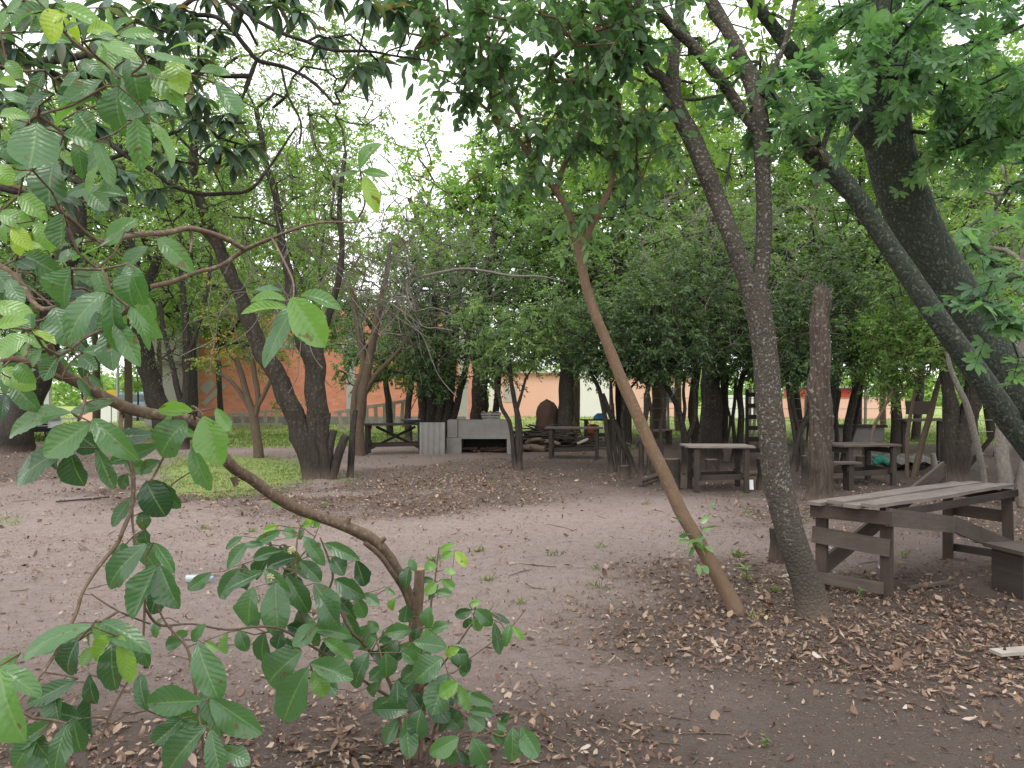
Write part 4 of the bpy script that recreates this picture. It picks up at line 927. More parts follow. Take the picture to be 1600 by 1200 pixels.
# ------------------------------------------------------------------ mid-distance trees
GT = 'trees of the shady grove'
def tr(label, base, stems, blobs, lm, bm, d, rk=1.0, **k):
    return tree(label, gnd(*base), [S(d, s, rk) for s in stems], [B(*b) for b in blobs], lm, bm, group=GT, **k)
def mid_trees():
    d = 14.5
    tr('stout many-stemmed tree with sawn stubs at its foot, left of the clearing', (500, 745),
       d=d, rk=.76, lm='fine', bm='b_clump', name='multi_stem_tree',
       stems=[[(492, 750, 25), (482, 712, 21), (468, 670, 21), (448, 620, 20), (425, 575, 18), (403, 535, 17), (388, 495, 15), (372, 455, 13), (352, 415, 12), (338, 375, 11), (318, 330, 10), (300, 270, 9), (308, 190, 7), (290, 110, 5)],
              [(498, 750, 20), (490, 700, 17), (492, 650, 18), (492, 600, 17), (486, 560, 17), (470, 525, 15), (458, 480, 12), (452, 430, 10), (440, 380, 8), (432, 310, 7), (415, 250, 6), (400, 170, 5)],
              [(508, 748, 17), (503, 690, 15), (498, 630, 16), (497, 570, 15), (500, 530, 9), (520, 470, 7), (535, 400, 6), (530, 320, 5), (540, 240, 4)],
              [(516, 750, 11), (526, 718, 9), (536, 692, 8.5), (542, 680, 8)], [(510, 746, 10), (515, 705, 7.5), (522, 672, 7)], [(503, 740, 9), (508, 690, 7), (513, 645, 5)], [(372, 455, 8), (350, 400, 7), (290, 330, 6), (245, 260, 5), (225, 170, 4)]],
       blobs=[(300, 130, 14, 110, 120, 1.6, 70), (420, 190, 14.8, 90, 130, 1.8, 66), (520, 110, 15, 95, 115, 1.8, 76), (260, 300, 14, 90, 70, 1.2, 40), (380, 330, 15, 70, 60, 1.2, 34), (500, 300, 15, 60, 70, 1.2, 26), (180, 180, 14.5, 90, 100, 1.5, 50)],
       leaf=(.10, .042), k=4, m=11, tl=.45, rtip=.006, sides=14, noise=.22, start=.55, twigs=True, wig=.12)
    tr('slim tan tree with three spreading stems and yellowing leaves before the brick wall', (405, 716),
       d=18.7, lm='yellow', bm='b_tan', name='small_tree',
       stems=[[(405, 722, 8), (401, 680, 7), (397, 655, 7), (388, 625, 5), (378, 590, 4.5), (370, 560, 4)], [(398, 655, 5), (403, 620, 4), (397, 580, 4), (393, 540, 3), (400, 490, 2.5)], [(396, 650, 4), (378, 618, 3.5), (358, 593, 3), (332, 580, 2.5)], [(400, 640, 4), (420, 600, 3), (432, 570, 2.5)]],
       blobs=[(345, 560, 18.7, 40, 22, .6, 20), (375, 520, 18.7, 55, 35, .8, 34), (420, 560, 18.7, 35, 40, .7, 22), (350, 470, 18.7, 50, 35, .8, 20), (440, 620, 18.7, 22, 25, .5, 10)], leaf=(.085, .04), k=3, m=9, tl=.35, rtip=.008, tint=(.6, .3), start=.5)
    tr('tan-barked tree with two close stems just left of the far work table', (562, 712),
       d=19.3, lm='grey', bm='b_tan', name='slender_tree',
       stems=[[(562, 718, 9), (561, 670, 8), (565, 620, 8), (575, 575, 7), (583, 530, 6), (592, 485, 5), (602, 440, 4), (610, 380, 3)], [(558, 712, 7), (553, 660, 6), (556, 610, 5.5), (568, 570, 5), (560, 520, 4), (548, 450, 3)], [(567, 620, 5), (582, 592, 4), (602, 570, 3.5), (625, 545, 3), (640, 520, 2.5)]],
       blobs=[(600, 470, 19, 55, 50, 1.2, 26), (640, 525, 19, 34, 24, .8, 12), (545, 410, 19, 60, 50, 1.1, 26), (620, 390, 19, 50, 50, 1, 22)], leaf=(.075, .03), k=3, m=8, tl=.45, rtip=.007, twigs=True, wig=.16, start=.45)
    tr('dark leaning trunk in front of the pale wall at the left', (268, 697),
       d=22.5, rk=.85, lm='fine', bm='b_dark', name='leaning_dark_tree',
       stems=[[(268, 702, 21), (255, 650, 19), (240, 610, 18), (228, 570, 17), (222, 520, 16), (217, 480, 15), (207, 420, 14), (195, 350, 12), (188, 280, 9), (195, 200, 6)], [(217, 480, 9), (240, 420, 8), (262, 350, 6), (270, 280, 5)]],
       blobs=[(200, 250, 22, 90, 80, 2, 40), (230, 380, 22, 70, 60, 1.6, 34), (120, 330, 22, 70, 80, 1.6, 26), (170, 440, 21, 60, 45, 1.2, 24)], leaf=(.1, .045), k=4, m=9, tl=.5, rtip=.012, start=.5)
    tr('thin twin black stems in front of the grey wall', (288, 700),
       d=22, lm='grey', bm='b_dark', name='thin_dark_tree',
       stems=[[(289, 706, 7), (289, 660, 6.5), (291, 610, 6), (292, 560, 6), (290, 500, 5), (285, 440, 4), (280, 380, 3), (285, 300, 3)], [(287, 650, 5), (278, 610, 4.5), (268, 565, 4), (256, 520, 3.5), (250, 470, 3)], [(291, 560, 4), (310, 510, 3.4), (322, 460, 3), (330, 400, 2.5)]],
       blobs=[(270, 520, 22, 50, 60, 1.2, 34), (310, 430, 22, 55, 70, 1.2, 40), (260, 400, 22, 40, 70, 1.1, 24)], leaf=(.08, .03), k=3, m=8, tl=.5, rtip=.01, wig=.15, twigs=True, start=.4)
    tr('massive dark leaning trunk at the far left, half hidden by guava leaves', (22, 704),
       d=21, rk=.82, lm='dark', bm='b_dark', name='massive_tree',
       stems=[[(15, 712, 42), (28, 670, 32), (42, 630, 28), (55, 590, 27), (66, 550, 26), (80, 500, 24), (95, 430, 22), (120, 350, 17), (130, 250, 12), (120, 150, 8)], [(80, 490, 14), (40, 420, 12), (0, 350, 9), (-30, 260, 7)]],
       blobs=[(60, 420, 20.5, 110, 60, 2, 60), (0, 480, 20.5, 60, 40, 1.4, 30), (120, 300, 21, 90, 80, 2, 40), (10, 250, 21, 90, 100, 2, 44), (110, 130, 21, 100, 80, 2, 34)], leaf=(.11, .05), k=4, m=10, tl=.5, rtip=.014, start=.5)
    # dense dark shade trees behind the grill
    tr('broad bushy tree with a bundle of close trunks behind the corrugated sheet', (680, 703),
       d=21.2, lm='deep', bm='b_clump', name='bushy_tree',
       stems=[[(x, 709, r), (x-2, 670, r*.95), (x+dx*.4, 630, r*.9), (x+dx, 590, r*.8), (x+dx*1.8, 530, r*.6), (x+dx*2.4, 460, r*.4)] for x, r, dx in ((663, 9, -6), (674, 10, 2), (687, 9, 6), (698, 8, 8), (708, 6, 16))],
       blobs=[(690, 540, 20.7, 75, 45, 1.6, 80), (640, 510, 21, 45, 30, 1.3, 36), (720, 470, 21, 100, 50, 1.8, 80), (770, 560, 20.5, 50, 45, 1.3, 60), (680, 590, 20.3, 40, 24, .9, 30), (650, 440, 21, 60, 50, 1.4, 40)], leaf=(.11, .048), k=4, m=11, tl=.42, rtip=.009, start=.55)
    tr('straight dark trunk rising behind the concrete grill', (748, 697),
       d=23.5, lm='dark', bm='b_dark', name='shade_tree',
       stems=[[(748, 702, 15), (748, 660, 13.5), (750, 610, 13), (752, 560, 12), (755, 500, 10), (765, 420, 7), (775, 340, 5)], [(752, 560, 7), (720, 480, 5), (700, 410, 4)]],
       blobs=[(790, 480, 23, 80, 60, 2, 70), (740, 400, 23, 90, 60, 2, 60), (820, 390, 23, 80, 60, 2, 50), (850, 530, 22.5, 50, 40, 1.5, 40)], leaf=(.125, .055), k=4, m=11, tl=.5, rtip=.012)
    tr('small forked tree standing alone in the bare earth before the firewood', (810, 736),
       d=15.6, lm='dark', bm='b_dark', name='small_tree',
       stems=[[(812, 742, 5.5), (811, 715, 5), (809, 690, 4.5), (808, 655, 4), (803, 620, 3.8), (798, 588, 3.2), (795, 550, 2.5)], [(809, 738, 5), (803, 715, 4), (801, 690, 3.5), (796, 660, 3.5), (784, 638, 3.2), (779, 612, 2.8), (770, 580, 2.4)], [(808, 640, 2.8), (815, 615, 2.4), (822, 590, 2)], [(811, 720, 4), (814, 690, 3), (812, 660, 3), (806, 630, 2.5)]],
       blobs=[(800, 545, 15.6, 70, 40, 1.2, 70), (760, 500, 15.6, 60, 40, 1, 40), (850, 500, 15.6, 60, 50, 1.1, 50)], leaf=(.085, .036), k=4, m=12, tl=.32, rtip=.006, start=.6)
    tr('tall rough trunk touching the reddish earth mound', (886, 704),
       d=21.2, lm='dark', bm='b_clump', name='shade_tree',
       stems=[[(886, 711, 14), (884, 670, 12.5), (885, 630, 12), (885, 590, 11.5), (884, 540, 10), (880, 470, 8), (885, 380, 6)], [(884, 540, 6), (920, 470, 5), (940, 400, 4)]],
       blobs=[(880, 530, 21, 60, 40, 1.5, 50), (920, 460, 21, 80, 60, 1.8, 70), (860, 420, 21, 70, 60, 1.6, 50)], leaf=(.11, .048), k=4, m=11, tl=.45, rtip=.01, start=.55)
    # thicket of thin crooked stems
    def thicket(label, base, d, stems, blobs, **k):
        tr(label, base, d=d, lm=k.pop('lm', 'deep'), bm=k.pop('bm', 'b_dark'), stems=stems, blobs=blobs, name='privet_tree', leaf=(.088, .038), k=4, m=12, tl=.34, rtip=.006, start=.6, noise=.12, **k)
    thicket('crooked multi-stemmed shrub tree right of the plank table in the centre', (960, 736), 15.7,
       [[(958, 742, 5), (952, 705, 4.5), (948, 670, 4), (943, 640, 3.8), (936, 608, 3.4), (924, 585, 2.8)], [(992, 745, 5.5), (983, 715, 5), (972, 690, 5), (964, 668, 4.6), (952, 645, 4), (942, 615, 3.4)], [(970, 728, 3.5), (960, 700, 3), (958, 665, 3), (957, 630, 2.6)], [(975, 735, 3.2), (975, 690, 3), (972, 650, 2.8), (982, 610, 2.4)], [(966, 735, 2.8), (968, 690, 2.5), (958, 650, 2.4), (955, 600, 2)]],
       [(925, 560, 15.5, 50, 30, .9, 46), (960, 530, 15.5, 60, 40, 1, 56), (900, 500, 15.5, 50, 40, 1, 36), (990, 570, 15.5, 40, 25, .8, 28)])
    thicket('dark shrub tree with wavy stems behind the leaning pinkish trunk', (1006, 742), 15.0,
       [[(1003, 745, 4.5), (1002, 705, 4), (1005, 670, 4), (1010, 640, 4.5), (1012, 610, 3.6), (1022, 585, 3)], [(1012, 742, 3.5), (1015, 700, 3), (1018, 650, 2.6), (1010, 600, 2.4)], [(1033, 742, 3), (1034, 700, 2.8), (1032, 670, 2.6), (1036, 640, 2.8), (1033, 610, 2.6), (1020, 585, 2.2)]],
       [(1015, 555, 15, 60, 35, 1, 60), (1050, 520, 15, 60, 50, 1.1, 60), (980, 500, 15, 50, 50, 1, 50), (1020, 460, 15, 70, 50, 1.2, 50)])
    thicket('shrub tree whose forked stems rise straight behind the centre stump', (1072, 735), 15.8,
       [[(1071, 742, 6), (1070, 705, 5.5), (1069, 680, 5.2), (1064, 655, 4.6), (1056, 630, 4.4), (1044, 608, 4), (1035, 590, 3.2)], [(1072, 690, 4.5), (1082, 665, 4), (1086, 635, 3.6), (1083, 605, 3.4), (1090, 575, 3)], [(1066, 670, 3), (1070, 640, 2.8), (1068, 610, 2.4), (1072, 575, 2)], [(1078, 742, 3.6), (1090, 700, 3.2), (1096, 660, 3), (1100, 610, 2.6)]],
       [(1050, 560, 15.5, 60, 30, 1, 60), (1095, 530, 15.5, 50, 45, 1, 56), (1060, 470, 15.5, 70, 50, 1.2, 60), (1100, 420, 15.5, 70, 60, 1.3, 60)])
    tr('thick straight dark trunk behind the slatted table at mid right', (1111, 722),
       d=17.6, lm='dark', bm='b_dark', name='shade_tree',
       stems=[[(1111, 730, 21), (1111, 700, 18), (1112, 660, 16.5), (1111, 610, 15), (1111, 570, 13.5), (1113, 510, 11), (1118, 430, 8), (1110, 340, 6)], [(1112, 580, 7), (1140, 540, 6), (1165, 480, 5)]],
       blobs=[(1110, 480, 17.5, 90, 60, 1.8, 90), (1180, 430, 17.5, 80, 60, 1.6, 70), (1060, 400, 17.5, 80, 60, 1.6, 60), (1130, 360, 17.5, 80, 50, 1.5, 50)], leaf=(.10, .044), k=4, m=12, tl=.4, rtip=.009, start=.5)
    thicket('shrub tree with paired bare stems left of the upright ladder', (1150, 722), 17.6,
       [[(1155, 728, 6), (1156, 690, 5.5), (1158, 650, 5), (1156, 615, 4.6), (1162, 580, 4)], [(1143, 722, 3.6), (1148, 690, 3), (1145, 655, 3), (1148, 625, 2.6), (1150, 590, 2.4)], [(1136, 690, 2), (1141, 655, 1.9), (1134, 620, 1.8), (1138, 590, 1.6)]],
       [(1160, 565, 17.5, 55, 28, 1, 60), (1200, 530, 17.5, 60, 45, 1.2, 60), (1150, 510, 17.5, 60, 40, 1.2, 50)])
    thicket('shrub tree with slanting stems between the mottled trunk and the dead trunk', (1240, 738), 15.3,
       [[(1238, 744, 5), (1243, 705, 4.5), (1250, 675, 5), (1262, 650, 5), (1272, 625, 4.6), (1285, 600, 4)], [(1250, 740, 4), (1252, 690, 4), (1240, 640, 3.4), (1235, 600, 3)], [(1245, 700, 3), (1238, 660, 3), (1232, 620, 2.6), (1230, 590, 2.3)]],
       [(1240, 570, 15.2, 50, 30, 1, 54), (1290, 560, 15.5, 50, 30, 1, 50), (1250, 500, 15.5, 70, 50, 1.2, 66), (1300, 450, 15.5, 70, 50, 1.2, 60)])
    thicket('leaning dark stems behind the low bench at the right', (1322, 728), 16.7,
       [[(1318, 734, 7), (1322, 700, 6.5), (1325, 665, 6.5), (1332, 630, 6), (1342, 595, 5.5), (1352, 560, 4.5)], [(1306, 730, 4), (1308, 690, 3.6), (1306, 650, 3.2), (1312, 610, 3)], [(1325, 700, 3), (1337, 665, 2.6), (1345, 620, 2.4), (1350, 580, 2)]],
       [(1330, 545, 16.5, 60, 30, 1, 60), (1380, 520, 16.5, 60, 40, 1.2, 60), (1340, 470, 16.5, 70, 50, 1.2, 60)])
    thicket('wispy young tree in front of the fibre sheets, right side', (1420, 745), 14.5,
       [[(1418, 748, 3.2), (1417, 710, 3), (1419, 670, 3), (1428, 620, 2.6), (1436, 580, 2.2)], [(1425, 750, 5), (1435, 715, 4.8), (1446, 675, 4.6), (1455, 640, 4.4), (1466, 600, 4), (1480, 560, 3.4)], [(1360, 696, 2.4), (1366, 665, 2.4), (1380, 640, 2.2), (1395, 610, 2)]],
       [(1430, 560, 14.5, 60, 30, 1, 56), (1390, 585, 15, 40, 30, .8, 40), (1400, 500, 14.8, 70, 50, 1.2, 60), (1460, 520, 14.5, 50, 40, 1, 40)], lm='fine', bm='b_tan')
    tr('knotty double trunk with a dark hollow right of the wispy young tree', (1492, 752),
       d=13.8, lm='dark', bm='b_clump', name='shade_tree',
       stems=[[(1490, 756, 22), (1496, 725, 17), (1502, 690, 16), (1512, 650, 15), (1522, 615, 15), (1532, 575, 14), (1548, 530, 12), (1560, 460, 9), (1570, 380, 7)], [(1478, 752, 14), (1482, 715, 12), (1484, 680, 12), (1486, 640, 11), (1480, 600, 9), (1470, 550, 7), (1460, 480, 5)]],
       blobs=[(1520, 500, 13.8, 90, 60, 1.6, 90), (1460, 430, 14, 90, 60, 1.6, 80), (1560, 400, 14, 80, 70, 1.6, 70), (1440, 340, 14, 80, 70, 1.5, 50)], leaf=(.09, .04), k=4, m=12, tl=.38, rtip=.007, start=.5)
    tr('thin pale stem leaning against the knotty double trunk', (1540, 770),
       d=12.2, lm='fine', bm='b_grey', name='leaning_sapling',
       stems=[[(1542, 776, 5), (1536, 740, 5), (1528, 700, 5), (1518, 660, 5), (1508, 628, 4.6), (1494, 598, 4), (1482, 565, 3.4), (1480, 520, 2.6)]],
       blobs=[(1485, 500, 12.5, 45, 35, .8, 26)], leaf=(.065, .03), k=3, m=9, tl=.3, rtip=.005, start=.7)
    tr('pale grey wavy trunk at the right edge behind the nearest table', (1575, 790),
       d=10.8, lm='fine', bm='b_grey', name='pale_tree',
       stems=[[(1577, 800, 13), (1570, 760, 11), (1566, 720, 10), (1566, 680, 10), (1572, 640, 9), (1590, 590, 8), (1600, 520, 7), (1610, 440, 5)], [(1600, 800, 11), (1592, 770, 9), (1598, 735, 8), (1608, 690, 7), (1620, 600, 6)]],
       blobs=[(1590, 440, 11, 70, 60, 1.2, 40), (1560, 330, 11.5, 60, 60, 1.2, 30), (1600, 220, 11.5, 60, 70, 1.2, 30)], leaf=(.075, .035), k=3, m=10, tl=.35, rtip=.006, start=.6)
    # taller bright canopies above the middle of the grove
    tr('tall loose tree with sunlit yellow-green leaves behind the grill', (640, 684),
       d=27, lm='bright', bm='b_tan', name='tall_tree',
       stems=[[(690, 688, 12), (692, 620, 11), (700, 540, 9), (715, 450, 8), (735, 370, 6), (760, 290, 4.5), (780, 220, 3)], [(715, 450, 6), (670, 380, 4.5), (640, 310, 3.5)], [(735, 370, 5), (810, 310, 4), (860, 260, 3)]],
       blobs=[(680, 330, 27, 75, 60, 3, 60), (770, 300, 27, 80, 70, 3, 80), (850, 340, 27, 70, 60, 2.5, 60), (640, 400, 27, 60, 50, 2.5, 40), (650, 230, 27, 50, 45, 2.5, 16), (900, 250, 28, 70, 80, 3, 60), (730, 390, 26, 80, 40, 2.5, 50), (830, 200, 28, 70, 50, 3, 30)], leaf=(.19, .09), k=4, m=13, tl=.75, rtip=.016, start=.4, tint=(.55, .25))
    tr('tall pale green tree filling the gap above the fork of the mottled trunk', (1020, 684),
       d=28, lm='bright', bm='b_tan', name='tall_tree',
       stems=[[(1030, 688, 13), (1030, 600, 12), (1035, 500, 10), (1045, 400, 8), (1055, 300, 6), (1060, 200, 4.5), (1060, 120, 3)], [(1045, 400, 6), (980, 330, 5), (960, 250, 3.5)], [(1055, 300, 5), (1120, 230, 4), (1150, 150, 3)]],
       blobs=[(1060, 250, 28, 80, 90, 3, 80), (980, 320, 28, 70, 70, 3, 60), (1140, 200, 28, 70, 80, 3, 60), (1040, 110, 28, 90, 60, 3, 50), (1130, 340, 28, 90, 60, 3, 60), (950, 180, 29, 60, 60, 3, 34), (1230, 310, 28, 60, 60, 3, 40)], leaf=(.19, .085), k=4, m=13, tl=.8, rtip=.016, start=.4, tint=(.6, .2))
    tr('narrow upright tree wrapped in leaves reaching into the bright sky', (1270, 688),
       d=26, lm='fine', bm='b_tan', name='columnar_tree',
       stems=[[(1270, 694, 10), (1270, 600, 9), (1272, 480, 8), (1272, 360, 7), (1272, 240, 6), (1270, 120, 4.5), (1268, 0, 3)]],
       blobs=[(1272, 120, 26, 22, 120, .7, 50), (1270, 280, 26, 60, 60, 1.5, 40), (1275, 0, 26, 18, 60, .5, 16)], leaf=(.13, .055), k=4, m=10, tl=.45, rtip=.012, start=.3)
mid_trees()

# ------------------------------------------------------------------ background trees (copies of four kinds)
def proto(label, h, blobs, lm, bm, leaf, name, k=4, m=10, tl=.6, rt=.014, r0=.16):
    st = []
    P = [(0, 0, -.1, r0)]
    x = y = 0
    for i in range(1, 6):
        x += random.uniform(-.2, .2); y += random.uniform(-.2, .2); P.append((x, y, h*.85*i/5, r0*(1-.15*i)))
    st.append(P)
    for i in (2, 3, 3, 4):
        a = random.uniform(0, 6.28); q = P[i]; st.append([q, (q[0]+math.cos(a)*h*.08, q[1]+math.sin(a)*h*.08, q[2]+h*.1, q[3]*.6), (q[0]+math.cos(a)*h*.16, q[1]+math.sin(a)*h*.16, q[2]+h*.24, q[3]*.35)])
    return tree(label, (0, 0, 0), st, blobs, lm, bm, leaf=leaf, k=k, m=m, tl=tl, rtip=rt, start=.3, name=name, sides=7, bn=4, step=.8)
def copy_tree(o, loc, rz, s, label, group):
    c = o.copy(); COL.objects.link(c); c.location = loc; c.rotation_euler = (0, 0, rz); c.scale = (s, s, s)
    c['label'] = label; c['group'] = group
    for ch in list(o.children):
        k = ch.copy(); COL.objects.link(k); k.parent = c
    return c
def background():
    protos = {
     'a': proto('x', 12, [((0, 0, 7), (2.6, 2.6, 2.2), 80), ((1, 0, 10), (2, 2, 2), 60), ((-1.2, .5, 5), (1.8, 1.8, 1.3), 40)], 'fine', 'b_dark', (.2, .095), 'background_tree', m=13),
     'b': proto('x', 16, [((0, 0, 9), (3, 3, 2.6), 90), ((.6, 0, 13), (2.4, 2.4, 2.6), 80), ((-1.5, 0, 6.5), (2, 2, 1.5), 40), ((1.8, 1, 6), (1.8, 1.8, 1.4), 36)], 'bright', 'b_tan', (.22, .105), 'background_tree', m=13),
     'c': proto('x', 7, [((0, 0, 4.2), (2.6, 2.6, 1.8), 110), ((1, .5, 5.6), (1.6, 1.6, 1.2), 50), ((-1.6, 0, 3), (1.4, 1.4, 1), 40)], 'dark', 'b_dark', (.15, .068), 'background_tree', tl=.5, m=13),
     'd': proto('x', 15, [((0, 0, 6), (2.2, 2.2, 3), 70), ((0, 0, 10), (1.8, 1.8, 3), 70), ((0, 0, 13.5), (1.1, 1.1, 2), 34)], 'fine', 'b_dark', (.18, .085), 'background_tree', m=13)}
    G = 'trees standing behind the grove'
    L = [  # kind, px, depth, scale, label
     ('b', 60, 34, .95, 'tall light tree behind the parked white car'), ('a', 215, 44, .42, 'small rounded street tree beyond the lamp post'), ('a', 130, 52, .5, 'round street tree beyond the low salmon wall'),
     ('b', 330, 49, 1.1, 'tall airy tree above the left end of the brick wall'), ('b', 455, 47, 1.15, 'tall airy tree over the middle of the brick wall'), ('b', 250, 36, .9, 'tall tree behind the pale grey wall'),
     ('c', 640, 25, .85, 'low dense tree at the right end of the brick wall'), ('d', 1340, 27, 1.0, 'dense upright tree behind the leaning dark stems'), ('d', 1430, 25, .9, 'dense upright tree behind the wispy young tree'),
     ('a', 1520, 24, 1.0, 'bushy tree beyond the knotty double trunk'), ('b', 1600, 30, 1.0, 'tall light tree at the far right edge'), ('c', 1200, 22, 1.05, 'low dense tree behind the upright ladder'), ('c', 1090, 23, 1.1, 'low dense tree behind the thick straight dark trunk'),
     ('c', 980, 22, 1.05, 'low dense tree behind the crooked shrub'), ('c', 880, 24, 1.1, 'low dense tree behind the rough trunk'), ('c', 1310, 21, 1.0, 'low dense tree right of the dead trunk'), ('c', 1400, 20, 1.0, 'low dense tree over the stacked fibre sheets'),
     ('a', 1200, 28, .9, 'leafy tree above the upright ladder'), ('a', 1480, 33, .9, 'leafy tree beyond the right hand meadow'), ('b', 1380, 36, .95, 'tall tree far behind the red roofed house'), ('d', 770, 26, .8, 'upright dark tree behind the grill'),
     ('b', 900, 31, 1.0, 'tall light tree above the leaning pinkish trunk'), ('b', 1060, 33, 1.05, 'tall light tree behind the fork of the mottled trunk'), ('a', 970, 25, .95, 'leafy tree over the thicket of thin stems'), ('d', 1250, 30, 1.1, 'tall upright tree behind the dead trunk'), ('b', 1480, 28, .95, 'tall light tree right of the thick green trunk'), ('a', 1340, 22, .85, 'leafy tree above the grey topped table'), ('d', 1550, 27, .95, 'upright tree behind the right hand meadow'), ('a', 1130, 24, .9, 'leafy tree over the slatted table'),
     ('b', 380, 40, 1.1, 'tall tree far behind the brick wall'), ('b', 150, 31, 1.0, 'tall light tree left of the grey building'),
     ('a', 500, 30, .8, 'round green tree just before the middle of the brick wall'), ('a', 345, 33, .85, 'round green tree just before the left end of the brick wall'), ('b', 500, 42, 1.1, 'tall light tree above the roof of the brick wall'), ('c', 610, 28, .9, 'dense low tree near the pillar of the brick wall'),
     ('a', 30, 24, 1.0, 'leafy tree above the parked white car'), ('b', 200, 29, .95, 'tall light tree above the boundary wall'), ('a', 300, 26, .95, 'leafy tree above the grey building'),
     ('c', 1560, 19, .9, 'low dense tree over the bright meadow'), ('a', 820, 60, .5, 'distant tree behind the salmon house'), ('a', -40, 30, .9, 'leafy tree at the left edge behind the car'), ('b', 1120, 42, .8, 'distant tall tree over the salmon house'), ('c', 30, 27, .9, 'dense tree behind the massive leaning trunk')]
    for i, (k, px, d, s, lb) in enumerate(L):
        c = copy_tree(protos[k], ((px-800)*d/F, d, float(gh((px-800)*d/F, d))), i*2.1, s, lb, G)
    for p in protos.values():
        for ch in list(p.children): bpy.data.objects.remove(ch)
        bpy.data.objects.remove(p)
    # distant wooded line closing the view
    n = 5200; X = rng.uniform(-130, 130, n); Y = rng.uniform(95, 112, n)
    hgt = 3.2+3.2*fbm(X, Y*0, .07, 3)
    C = np.column_stack([X, Y, rng.random(n)*hgt])
    P, D, Nn, L_, W_, _ = clump_leaves(C, np.tile([0, -1.0, .3], (n, 1)), 3, 5, 1.2, .7, .4, .1)
    o = leaves_mesh('far_woods', P, D, Nn, L_, W_, TPL_RHOMB, MAT['fine'], np.clip(rng.normal(.6, .2, len(P)), 0, 1))
    tag(o, 'hazy line of far trees closing the view beyond the meadow', 'woods', kind='stuff')
background()

def tangle(label, x0, x1, y0, y1, d0, d1, n, lnr, base):
    o = at(base, 745, (d0+d1)/2); o[2] = 0
    E = empty('dead_climber', tuple(o), label, 'climber')
    mb = MB()
    for i in range(n):
        px = rng.uniform(x0, x1); py = rng.uniform(y0, y1); d = rng.uniform(d0, d1); ln = rng.uniform(*lnr); a = rng.uniform(0, 6.28); c = rng.normal(0, 1.2)
        pts = []
        x, y = px, py
        for k in range(6):
            pts.append(at(x, y, d+rng.normal(0, .05))-o); x += math.cos(a)*ln/5; y += math.sin(a)*ln/5; a += c/3+rng.normal(0, .3)
        mb.tube(pts, rng.uniform(.003, .007), n=3, cap=False)
    mb.build('stems', MAT['b_grey'], E)
def bare_twigs():
    """tangle of dead climbers hanging on the left"""
    o = at(520, 745, 15); o[2] = 0
    E = empty('dead_climber', tuple(o), 'tangle of grey dead climbing stems hanging between the left trees', 'climber')
    mb = MB()
    for i in range(200):
        px = rng.uniform(330, 640); py = rng.uniform(180, 470); d = rng.uniform(13.6, 16.5)
        if px > 600 and py < 300: continue
        ln = rng.uniform(60, 190); a = rng.normal(1.57, .55)
        pts = []; 
        for k in range(6):
            f = k/5; pts.append(at(px+math.cos(a)*ln*f+rng.normal(0, 5), py+math.sin(a)*ln*f*.9+rng.normal(0, 5)+8*math.sin(f*3), d+rng.normal(0, .05))-o)
        if pts[-1][2] < .4: continue
        mb.tube(pts, rng.uniform(.004, .010), n=4, cap=False)
    mb.build('stems', MAT['b_grey'], E)
    for x0, x1 in ((640, 870),):
        m2 = MB(); p = [at(x, y, 17)-o for x, y in ((660, 432), (690, 425), (725, 420), (760, 424), (800, 431), (845, 432), (880, 440))]
        m2.tube(p, [.03, .035, .035, .03, .03, .022, .01], n=6, noise=.2); m2.build('dead_limb', MAT['b_grey'], E)
bare_twigs()
tangle('brownish tangle of dry twigs in the canopy right of the mottled trunk', 1000, 1290, 290, 540, 14.6, 16, 260, (40, 120), 1150)
tangle('brownish tangle of dry twigs above the far left work table', 560, 760, 340, 500, 17, 19, 220, (40, 120), 640)

